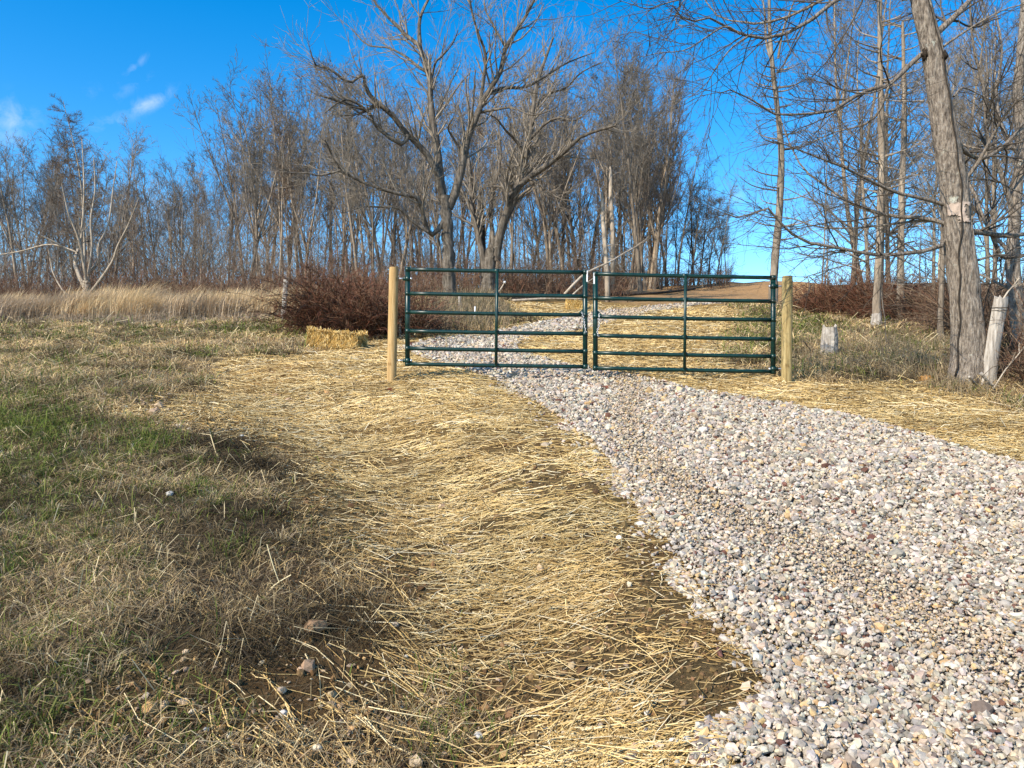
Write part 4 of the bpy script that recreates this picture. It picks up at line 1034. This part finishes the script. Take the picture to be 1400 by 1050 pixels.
gate('green tube gate hung on the darker, greenish timber post', 814, 1057, [374.6, 407.7, 432.9, 458.7, 482.5, 503.2], [379.6, 411.8, 437.4, 463.7, 487.3, 508], 373, 506.5, 377, 511.7, 936, 376.5, 505, False, 1073)

def timber_post(name, label, ptop, pbot, wtop, wbot, Y, m_, seed):
    r = np.random.default_rng(seed)
    T_ = at(np.array([ptop[0]]), np.array([ptop[1]]), Y)[0]; B_ = at(np.array([pbot[0]]), np.array([pbot[1]]), Y)[0]; zb = float(h(B_[0], B_[1])); B2 = B_.copy(); B2[2] = zb - .35
    n, s = 26, 24; V = []
    ph = r.uniform(0, 6, 8)
    for i in range(n):
        t = i / (n - 1); c = B2 * (1 - t) + T_ * t; w = (wbot * (1 - t) + wtop * t) * Y / F / 2
        if i == n - 1: w *= .93
        for k in range(s):
            a = 2 * PI * k / s
            q = 1 + .02 * math.sin(2 * a + ph[0] + t * 2) + .014 * math.sin(3 * a + ph[1] + t * 5) + .008 * math.sin(9 * t + ph[2] + a) + r.normal(0, .003)
            V.append(c + np.array([math.cos(a), math.sin(a), 0]) * w * q)
    V.append(T_ + [0, 0, -.0]); nV = len(V) - 1
    Q = np.array([[i * s + k, i * s + (k + 1) % s, (i + 1) * s + (k + 1) % s, (i + 1) * s + k] for i in range(n - 1) for k in range(s)])
    T3 = np.array([[(n - 1) * s + k, (n - 1) * s + (k + 1) % s, nV] for k in range(s)])
    off = np.array([B_[0], B_[1], zb])
    o = link(name, mesh_np(name, np.array(V) - off, [Q, T3], m_, False), None, off); return tag(o, label, 'post', 'round timber gate posts')
timber_post('gate_post', 'round new timber gate post with yellow-tan wood, leaning slightly', (538.5, 365.5), (534.5, 522), 12.6, 13.8, GY, M_POST, 1)
timber_post('gate_post', 'round timber gate post with greenish brown tint, standing upright', (1076.5, 377.5), (1075, 527), 14.2, 14.0, 9.95, M_POSTB, 2)

# ------------------------------------------------------------------ old posts
def old_post(name, label, pts, wid, Y, m_, seed, flat=.7, jag=.06, sides=14, cat='fence post', split=False):
    r = np.random.default_rng(seed); n = 16
    c = limb_pts(pts, Y, 0, n); zb = float(h(c[0, 0], c[0, 1])); c[0, 2] = min(c[0, 2], zb) - .2
    off = np.array([c[0, 0], c[0, 1], zb]); V = []
    gr = r.normal(0, .09, sides)
    for i in range(n):
        t = i / (n - 1); w = np.interp(t, np.linspace(0, 1, len(wid)), wid) * Y / F / 2
        for k in range(sides):
            a = 2 * PI * k / sides; q = 1 + gr[k] + r.normal(0, .02)
            p = c[i] + np.array([math.cos(a) * w * q, math.sin(a) * w * q * flat, 0])
            if i == n - 1:
                p[2] += r.uniform(-jag, jag * .6)
                if split and abs(math.cos(a)) < .35: p[2] -= jag * 1.6
            V.append(p)
    V.append(c[-1] - [0, 0, jag * (1.2 if split else .4)]); nV = len(V) - 1
    Q = np.array([[i * sides + k, i * sides + (k + 1) % sides, (i + 1) * sides + (k + 1) % sides, (i + 1) * sides + k] for i in range(n - 1) for k in range(sides)])
    T3 = np.array([[(n - 1) * sides + k, (n - 1) * sides + (k + 1) % sides, nV] for k in range(sides)])
    o = link(name, mesh_np(name, np.array(V) - off, [Q, T3], m_, False), None, off); tag(o, label, cat); return o, off
old_post('stump_post', 'short whitish rotten stump post with a split jagged top', [(1133, 490), (1133, 475), (1134, 460), (1134, 446)], [24, 23, 22, 18], 12.9, M_DEAD, 4, .8, .085, split=True)
wp, woff = old_post('weathered_post', 'tall grey weathered fence post leaning beside the big tree', [(1351, 530), (1354, 500), (1360, 460), (1366, 425), (1369, 406)], [19, 18, 18, 18, 17], 9.7, M_DEAD, 6, .8, .045)
g = Geo()
for py in (421, 425): 
    c = at(np.array([1366.]), np.array([float(py)]), 9.7)[0] - woff; g.tubes(np.array([c + [-.095, .0, 0], c + [-.05, -.075, 0], c + [.03, -.08, -.004], c + [.09, -.03, .004]]), np.full(4, .004), 5)
link('wire', g.mesh('wire', M_VINE, True), wp)
old_post('fence_post', 'slim old wooden fence post standing in front of the red bramble bush', [(387, 444), (388, 425), (390, 400), (391, 382)], [6.5, 6.5, 6.5, 6], 19.6, M_DEAD, 8, .9, .03)
old_post('fence_post', 'broken whitish post between the first gate and the forked tree', [(630, 432), (629, 418), (628, 403)], [5, 4.5, 3.5], 21.5, M_DEAD, 9, .9, .05)
old_post('fence_post', 'small old post stub just beside the first gate post', [(547.5, 470), (547, 452), (547.5, 436)], [4, 4, 3.5], 15.5, M_DEAD, 10, .9, .04)

# marker stake with a yellow band
c = ground_at(649, 448); stk = thing('marker_stake', c, 'thin white marker stake with a yellow insulator behind the first gate', 'stake')
g = Geo(); g.tubes(np.array([[0, 0, -.1], [0, 0, .25], [.01, 0, .5]]), np.array([.018, .018, .016]), 6, cap=True); link('rod', g.mesh('rod', M_WHITE, True), stk)
g = Geo(); g.tubes(np.array([[0, 0, .08], [0, 0, .15]]), np.array([.045, .035]), 8, cap=True); g.box((.04, -.02, .12), (.06, .04, .04)); link('insulator', g.mesh('insulator', M_YELLOW), stk)

# ------------------------------------------------------------------ fallen timber
def stick(name, label, pts, r0, r1, Y, m_, drift=0, twigs=0, cat='branch', sides=7, sink=False):
    P = limb_pts(pts, Y, drift, 12)
    if sink: P[:, 2] = np.maximum(P[:, 2], h(P[:, 0], P[:, 1]) + r0 * .4)
    g = Geo(); R = np.linspace(r0, r1, 12); g.tubes(P, R, sides, cap=True)
    if twigs:
        a, b_ = sprout(P[None], R[None], twigs, .3, 1, (.4, .9), .3, .5, 5, .15, .02, .4, .008); g.tubes(a, b_, 4)
    return tag(link(name, g.mesh(name, m_, True)), label, cat)
stick('fallen_branch', 'long pale dead branch propped behind the gap between the gates', [(772, 402), (795, 378), (812, 368), (836, 357), (850, 348), (872, 336)], .045, .018, 24.5, M_PALE, 2, 5)
stick('fallen_branch', 'thin pale dead branch crossing low behind the first gate', [(781, 405), (795, 392), (803, 386), (815, 378)], .03, .012, 24, M_PALE, 1, 2)
c = ground_at(745, 406)
stick('fallen_log', 'dark fallen log at the edge of the brush pile', [(685, 407), (710, 408), (735, 407), (765, 405)], .13, .08, 27.5, M_DARKLOG, .8, 0, 'log', 9, True)
stick('fallen_log', 'dark log lying below the brown hill, first of the row', [(815, 408), (850, 408), (885, 412), (915, 414)], .07, .04, 29.5, M_DARKLOG, .5, 3, 'log', 8, True)
stick('fallen_log', 'long dark log across the bare hill above the driveway', [(835, 402), (870, 402), (905, 400), (950, 395)], .09, .05, 35, M_DARKLOG, 3, 0, 'log', 8, True)
stick('fallen_log', 'pale fallen log on the upper straw patch beside the brush pile', [(700, 411), (725, 409.5), (755, 408), (800, 409)], .05, .03, 26.5, M_PALE, .5, 0, 'log', 8, True)
stick('white_tipped_stick', 'short stick with a white tip poking up by the brush pile', [(682, 399), (686, 393), (690, 386)], .03, .02, 27, M_PALE, 0, 0, 'stick')
blob(at(np.array([690.]), np.array([386.]), 27)[0], (.045, .045, .04), M_WHITE, 'tip_cap', 3); 
o = bpy.data.objects['tip_cap']; st_ = bpy.data.objects['white_tipped_stick']; o.parent = st_
# brush pile
g = Geo(); cpt = ground_at(728, 400); n = 260
s = np.stack([cpt[0] + rng.normal(0, .8, n), cpt[1] + 1.2 + rng.normal(0, .35, n), np.zeros(n)], -1); s[:, 2] = h(s[:, 0], s[:, 1]) + rng.uniform(0, .35, n)
P, R = grow(s, np.stack([rng.normal(0, 1, n), rng.normal(0, .4, n), rng.uniform(-.1, .45, n)], -1), rng.uniform(.6, 1.7, n), rng.uniform(.008, .022, n), 6, .14, -.03, .5)
g.tubes(P, R, 4, BRN[rng.choice(5, n)] * 1.2); a, b_ = sprout(P, R, 4, .2, 1, (.4, .9), .4, .6, 4, .2, 0, .5, .007); g.tubes(a, b_, 3, BRN[rng.choice(5, len(a))])
tag(link('brush_pile', g.mesh('brush_pile', M_BRAMBLE)), 'heap of cut brown brush in front of the wood, behind the first gate', 'brush pile')
# loose sticks by the weathered post and on the grass
for lab, pts, r, Y, m_ in (('pale thin stick leaning up into the bramble past the weathered post', [(1359, 530), (1375, 505), (1392, 485), (1412, 460)], .010, 9.2, M_PALE),
                        ('long pale stick lying low at the thicket edge', [(1372, 562), (1388, 552), (1402, 538), (1425, 515)], .010, 8.6, M_PALE),
                        ('splintered pale branch at the foot of the weathered post', [(1341, 510), (1350, 521), (1358, 530), (1364, 538)], .022, 9.4, M_DEAD),
                        ('pale cut stick lying against the foot of the big tree', [(1325, 515), (1330, 521), (1336, 527)], .018, 9.3, M_DEAD),
                        ('twig rising from the top of the weathered post', [(1372, 408), (1378, 399), (1386, 390), (1394, 378)], .012, 9.7, M_PALE),
                        ('crooked dark twig lying in the grass in front of the stump post', [(1098, 466), (1108, 478), (1116, 489), (1132, 490), (1142, 486)], .012, 12.4, M_VINE)):
    stick('loose_stick', lab, pts, r, r * .5, Y, m_, .2, 3, 'stick', 6)

# ------------------------------------------------------------------ straw bales
def bale(name, label, c, size, rz, rx, ry, nst):
    L_, W_, H_ = size
    root = thing(name, c, label, 'straw bale', 'straw bales')
    nu = 14; V = []; Q = []
    # rounded lumpy body: subdivided box projected to a superellipsoid
    faces = []
    for ax in range(3):
        for sg in (-1, 1):
            b0 = len(V)
            for i in range(nu + 1):
                for j in range(nu + 1):
                    p = np.zeros(3); p[ax] = sg; p[(ax + 1) % 3] = -1 + 2 * i / nu; p[(ax + 2) % 3] = -1 + 2 * j / nu
                    q = p / (np.sum(np.abs(p) ** 9) ** (1 / 9.))
                    k = 1 + .035 * math.sin(q[0] * 26 + 1.7 * q[1]) + .02 * math.sin(q[1] * 17 + q[2] * 13)
                    V.append([q[0] * L_ / 2, q[1] * W_ / 2 * k, q[2] * H_ / 2 * k])
            for i in range(nu):
                for j in range(nu):
                    a = b0 + i * (nu + 1) + j; f = [a, a + nu + 1, a + nu + 2, a + 1]
                    faces.append(f if sg > 0 else f[::-1])
    g = Geo(); g.raw(np.array(V), np.array(faces), None, np.array([.34, .205, .055]))
    # straw stems standing proud of every face
    for ax, sg in ((1, -1), (1, 1), (2, 1), (0, -1), (0, 1)):
        k = nst; u = rng.uniform(-1, 1, (k, 3)); u[:, ax] = sg * 1.0
        p = u * np.array([L_, W_, H_]) / 2
        d = rng.normal(0, .35, (k, 3)); d[:, 2 if ax != 2 else 1] += rng.choice([-1, 1], k) * 1.0; d[:, ax] = np.abs(rng.normal(0, .19, k)) * sg
        P, R = grow(p, d, rng.uniform(.04, .11, k), np.full(k, .004), 3, .08, -.06, .8)
        g.tubes(P, R, 3, STRAWC[rng.choice(7, k)] * rng.uniform(.6, 1.0, (k, 1)) * (1.15 if ax == 2 else 1.0) * np.array([1.12, 1.0, .72]))  # top stems coloured lighter: the lit top is painted into the straw
    link('bale_body', g.mesh(name + '_body', M_STRAW, False), root)
    for xx in (-L_ * .2, L_ * .2):
        gt = Geo()
        a = np.linspace(0, 2 * PI, 25); q = np.stack([np.full(25, xx), np.cos(a), np.sin(a)], -1); q[:, 1:] /= (np.abs(q[:, 1:]) ** 9).sum(1, keepdims=True) ** (1 / 9.)
        q[:, 1] *= W_ / 2 * 1.03; q[:, 2] *= H_ / 2 * 1.03; gt.tubes(q, np.full(25, .003), 5)
        link('twine', gt.mesh('twine', M_POST, True), root)
    root.rotation_euler = (rx, ry, rz)
    return root
c = ground_at(461, 478); bale('straw_bale', 'long straw bale lying on the grass edge by the red bramble bush', c + np.array([0, .0, .155]), (.92, .46, .30), -.16, .05, .09, 900)
c = ground_at(788, 424); bale('straw_bale', 'small distant straw bale on the straw slope behind the gap of the gates', c + np.array([0, .1, .12]), (.62, .42, .34), .1, 0, .05, 260)

# ------------------------------------------------------------------ loose stones and clods
def strewn():
    n = 700
    px = np.concatenate([rng.uniform(120, 640, 260), rng.normal(200, 45, 90), rng.normal(400, 40, 90), rng.uniform(560, 1010, 220), rng.normal(850, 40, 80)])
    py = np.concatenate([rng.uniform(880, 1049, 260), rng.normal(550, 7, 90), rng.normal(545, 6, 90), rng.uniform(600, 1049, 220), rng.normal(650, 22, 80)])
    G_ = np.array([ground_at(a, b_) for a, b_ in zip(px, py)])
    keep = ~road_frac(G_[:, 0], G_[:, 1]); G_ = G_[keep]; n = len(G_)
    size = rng.lognormal(math.log(.0080), .50, n) * np.clip(G_[:, 1] / 3.5, 1, 2.2)
    G_[:, 2] += size * .35
    V, T = stones(G_, size, .5)
    C = stone_cols(n, np.full(n, .6)) * np.array([.95, .85, .72])
    tag(link('strewn_pebbles', mesh_np('strewn_pebbles', V, T, M_STONE, False, np.repeat(C, 12, 0))), 'small pale pebbles strewn over the bare soil and straw', 'pebbles', kind='stuff')
strewn()
def crumbs():
    x, y = sample(90000, 1.9, 9, 'log'); road, st, sp = zones(x, y)
    keep = (rng.random(len(x)) < (st * .5 + sp * .8) * (.15 + smooth(.45, .7, noise(x, y, .42, 31)))) & ~road_frac(x, y); x, y = x[keep], y[keep]; n = len(x)
    size = rng.lognormal(math.log(.0055), .55, n); V, T = stones(np.stack([x, y, h(x, y) + size * .3], -1), size, .8)
    C = np.array([.155, .095, .043]) * rng.uniform(.5, 1.4, (n, 1)) * rng.uniform(.93, 1.07, (n, 3))
    tag(link('soil_crumbs', mesh_np('soil_crumbs', V, T, M_STONE, False, np.repeat(C, 12, 0))), 'brown soil crumbs and clods between the straw', 'soil', kind='stuff')
crumbs()
def rock(px, py, w, col, label, seed, name='rock', hh=.6, group=None):
    c = ground_at(px, py); s = w / F * c[1] / 2; r = np.random.default_rng(seed)
    import bmesh
    bm = bmesh.new(); bmesh.ops.create_icosphere(bm, subdivisions=3, radius=1)
    pl = nrm(r.normal(0, 1, (11, 3))); dd = r.uniform(.62, .95, 11)
    for v in bm.verts:
        p = np.array(v.co)
        for k in range(11):
            e = p @ pl[k] - dd[k]
            if e > 0: p = p - pl[k] * e * .9
        p *= 1 + r.normal(0, .012)
        v.co = (p[0] * s, p[1] * s * .8, p[2] * s * hh)
    me = bpy.data.meshes.new(name); bm.to_mesh(me); bm.free()
    at_ = me.color_attributes.new('Col', 'FLOAT_COLOR', 'POINT'); cc = np.ones((len(me.vertices), 4), np.float32); cc[:, :3] = col; at_.data.foreach_set('color', cc.ravel())
    me.materials.append(M_STONE)
    o = link(name, me, None, (c[0], c[1], c[2] + s * hh * .45)); o.rotation_euler = (r.normal(0, .2), r.normal(0, .2), r.uniform(0, 6)); return tag(o, label, 'rock' if name == 'rock' else 'clod', group)
W1 = (.60, .53, .43)
for i, (px, py, w, col, lab) in enumerate([
    (144, 541, 12, W1, 'white stone at the far tip of the stone row in the grass'), (163, 548, 10, W1, 'second white stone along the row in the grass'), (192, 545, 9, (.6, .52, .42), 'tan stone in the middle of the row in the grass'),
    (208, 549, 8, W1, 'small white stone before the dark gap of the row'), (232, 541, 11, W1, 'flat pale stone where the row meets the straw'), (171, 558, 10, W1, 'pale stone just in front of the row'), (200, 556, 8, W1, 'smallest pale stone in front of the row'),
    (245, 585, 14, (.5, .45, .4), 'round dull tan stone below the stone row'), (258, 588, 9, (.6, .55, .5), 'small pale stone touching the dull tan one'), (329, 597, 9, (.68, .66, .63), 'lone white pebble on the upper bank beside the straw'),
    (232, 677, 16, (.6, .6, .6), 'flat white stone alone in the mid bank grass'), (313, 1008, 16, W1, 'big white stone in the bare soil near the frame bottom'), (282, 1000, 13, (.42, .42, .43), 'round grey stone left of the big white stone'),
    (388, 978, 17, (.6, .55, .52), 'pinkish white stone above the big white stones'), (385, 948, 22, (.42, .33, .25), 'tan stone half hidden by a grass tuft'), (434, 1026, 19, W1, 'angular white stone in the soil among long straws'), (263, 975, 14, W1, 'flat white stone on the soil, nearest the grass'),
    (541, 857, 16, (.52, .42, .32), 'tan stone on the bank beside long straws'), (555, 899, 9, (.6, .55, .48), 'small cream stone at the bank foot'), (761, 905, 9, (.62, .5, .3), 'yellowish stone in the straw beside the soil patch'), (864, 948, 11, (.62, .5, .3), 'golden round stone in the straw near the gravel edge'),
    (654, 1008, 18, (.40, .40, .40), 'grey stone in the straw at the frame bottom'), (885, 978, 14, (.5, .5, .52), 'bluish grey stone in the straw by the gravel edge'), (920, 1017, 20, (.55, .5, .45), 'large pale stone at the very edge of the gravel'), (940, 1013, 16, (.5, .48, .45), 'grey stone next to the large pale edge stone'),
    (847, 737, 13, (.6, .6, .6), 'white stone among straw beside the gravel edge'), (862, 665, 12, (.5, .5, .52), 'grey stone loose in the straw by the mid gravel edge'), (480, 1044, 20, (.5, .4, .3), 'brown stone at the lower frame edge')]):
    rock(px, py, w * .85, (col[0], col[1] * .97, col[2] * .88), lab, 100 + i)
rock(430, 862, 40, (.25, .155, .085), 'large brown clay clod in the dead grass of the bank', 200, 'clay_clod', .55)
rock(1265, 522, 26, (.42, .21, .06), 'orange clay clod at the foot of the grass by the big tree', 201, 'clay_clod', .5)
rock(1316, 478, 9, (.16, .07, .03), 'rusty clod in the weeds against the big tree', 202, 'clay_clod', .9)
# fallen leaves on the gravel
def leaf(px, py, w, label, seed, col=(.16, .045, .03)):
    c = ground_at(px, py); s = w / F * c[1] / 2; r = np.random.default_rng(seed); n = 12
    a = np.linspace(0, 2 * PI, n, endpoint=False); rad = s * (.75 + .35 * np.cos(a * 5 + r.uniform(0, 6)))
    V = np.stack([rad * np.cos(a), rad * .7 * np.sin(a), .012 * np.sin(a * 2) + .01], -1)
    V = np.concatenate([V, V - [0, 0, .002], [[0, 0, .016], [0, 0, .014]]]); k = np.arange(n); k2 = (k + 1) % n
    T = np.concatenate([np.stack([k, k2, np.full(n, 2 * n)], -1), np.stack([n + k2, n + k, np.full(n, 2 * n + 1)], -1)]); Q = np.stack([k2, k, n + k, n + k2], -1)
    g = Geo(); g.raw(V, Q, T, np.array(col)); o = link('dead_leaf', g.mesh('dead_leaf', M_BLADE), None, (c[0], c[1], c[2] + .075)); o.rotation_euler = (r.normal(0, .15), r.normal(0, .15), r.uniform(0, 6)); tag(o, label, 'leaf')
leaf(828, 538, 15, 'red brown dead leaf on the gravel in front of the gate gap', 1, (.22, .08, .05)); leaf(906, 531, 14, 'dark red dead leaf on the gravel before the second gate', 2); leaf(532, 542, 14, 'rusty dead leaf on the straw below the first gate post', 3, (.2, .07, .03))
leaf(250, 462, 16, 'dark brown dead leaf clump on the field beside the golden grass', 4, (.10, .045, .03)); leaf(580, 480, 6, 'tiny dark leaf on the gravel behind the first gate', 5, (.05, .03, .03))
# two bold straws standing over the dead grass
for k, (lab, pts, Y) in enumerate((('long bent straw lying over the dead grass, kinked at its top', [(322, 846), (345, 825), (378, 798), (398, 786)], 3.75), ('short pale straw rising from the kinked straw', [(382, 797), (374, 775), (365, 744)], 3.8))):
    g = Geo(); P = limb_pts(pts, Y, 0, 8); g.tubes(P, np.full(8, .0026), 6, np.array([.74, .62, .36])); tag(link('loose_straw', g.mesh('loose_straw', M_STRAW, True)), lab, 'straw')

# ------------------------------------------------------------------ sky, sun, camera
el, az = math.radians(38), math.radians(225)       # sun behind and to one side of the camera
sd = Vector((math.sin(az) * math.cos(el), math.cos(az) * math.cos(el), math.sin(el)))
L = bpy.data.lights.new('sun', 'SUN'); L.energy = 4.7; L.angle = math.radians(.53); L.color = (1, .905, .76)
lo = bpy.data.objects.new('sun', L); COL.objects.link(lo); lo.rotation_euler = sd.to_track_quat('Z', 'Y').to_euler(); lo.location = sd * 100
w = bpy.data.worlds.new('World'); SC.world = w; w.use_nodes = True; nt = w.node_tree
bg = nt.nodes['Background']; sky = nt.nodes.new('ShaderNodeTexSky'); sky.sky_type = 'NISHITA'; sky.sun_disc = False
sky.sun_elevation = el; sky.sun_rotation = az; sky.air_density = 1.0; sky.dust_density = .3; sky.ozone_density = 2.0; sky.altitude = 300
hs = nd(nt, 'ShaderNodeHueSaturation'); hs.inputs['Saturation'].default_value = 1.5; hs.inputs['Hue'].default_value = .5; hs.inputs['Value'].default_value = 1.1
nt.links.new(sky.outputs[0], hs.inputs['Color'])
tc = nt.nodes.new('ShaderNodeTexCoord'); sep = nt.nodes.new('ShaderNodeSeparateXYZ'); nt.links.new(tc.outputs['Generated'], sep.inputs[0])
def mth(op, a, b=None, cl=False):
    n = nt.nodes.new('ShaderNodeMath'); n.operation = op; n.use_clamp = cl
    for i, v in enumerate((a, b)):
        if v is None: continue
        if isinstance(v, (int, float)): n.inputs[i].default_value = v
        else: nt.links.new(v, n.inputs[i])
    return n.outputs[0]
yv = mth('MAXIMUM', sep.outputs[1], .05); U = mth('DIVIDE', sep.outputs[0], yv); W = mth('DIVIDE', sep.outputs[2], yv)
cmb = nt.nodes.new('ShaderNodeCombineXYZ'); nt.links.new(U, cmb.inputs[0]); nt.links.new(W, cmb.inputs[1])
nz = nd(nt, 'ShaderNodeTexNoise', Scale=30.0, Detail=8.0, Roughness=.68, Distortion=.6); nt.links.new(cmb.outputs[0], nz.inputs['Vector'])
tot = None
for (px, py, rx, ry, ang, s) in ((206, 140, 34, 11, .42, .8), (186, 90, 26, 7, .75, .55), (160, 162, 50, 12, .35, .42), (178, 120, 40, 10, .6, .30), (10, 160, 55, 26, 0, .62), (20, 185, 40, 18, 0, .5), (120, 128, 25, 10, .3, .2), (225, 285, 60, 40, 0, .5), (1005, 270, 20, 14, 0, .6), (545, 340, 50, 30, 0, .5)):
    du = mth('SUBTRACT', U, (px - CX) / F); dv = mth('SUBTRACT', W, (CY - py) / F); ca, sa = math.cos(ang), math.sin(ang)
    a = mth('DIVIDE', mth('ADD', mth('MULTIPLY', du, ca), mth('MULTIPLY', dv, sa)), rx / F); b_ = mth('DIVIDE', mth('SUBTRACT', mth('MULTIPLY', dv, ca), mth('MULTIPLY', du, sa)), ry / F)
    e = mth('ADD', mth('MULTIPLY', a, a), mth('MULTIPLY', b_, b_)); m_ = mth('MULTIPLY', mth('EXPONENT', mth('MULTIPLY', e, -.9)), s)
    tot = m_ if tot is None else mth('MAXIMUM', tot, m_)
msk = mth('MULTIPLY', mth('SUBTRACT', mth('ADD', tot, mth('MULTIPLY', mth('SUBTRACT', nz.outputs['Fac'], .5), 2.2)), .18, True), mth('MULTIPLY', tot, .62), True)
cx = mixc(nt, msk, hs.outputs[0], (4.6, 5.0, 5.5))
nt.links.new(cx, bg.inputs['Color']); bg.inputs['Strength'].default_value = .15
cam = bpy.data.cameras.new('camera'); co = bpy.data.objects.new('camera', cam); COL.objects.link(co); SC.camera = co
cam.sensor_width = 36; cam.sensor_fit = 'HORIZONTAL'; cam.lens = 36 * F / 1400; cam.clip_start = .05; cam.clip_end = 3000
co.location = (0, 0, CAMZ); co.rotation_euler = (PI / 2, 0, 0)
vs = SC.view_settings; SC.display_settings.display_device = 'sRGB'; vs.view_transform = 'Standard'; vs.look = 'None'; vs.exposure = .62; vs.gamma = 1
SC.cycles.max_bounces = 5; SC.cycles.diffuse_bounces = 3; SC.cycles.glossy_bounces = 2; SC.cycles.transmission_bounces = 2
print('COUNTS gravel', N_GR, 'straw', N_ST, 'grass', N_GS)
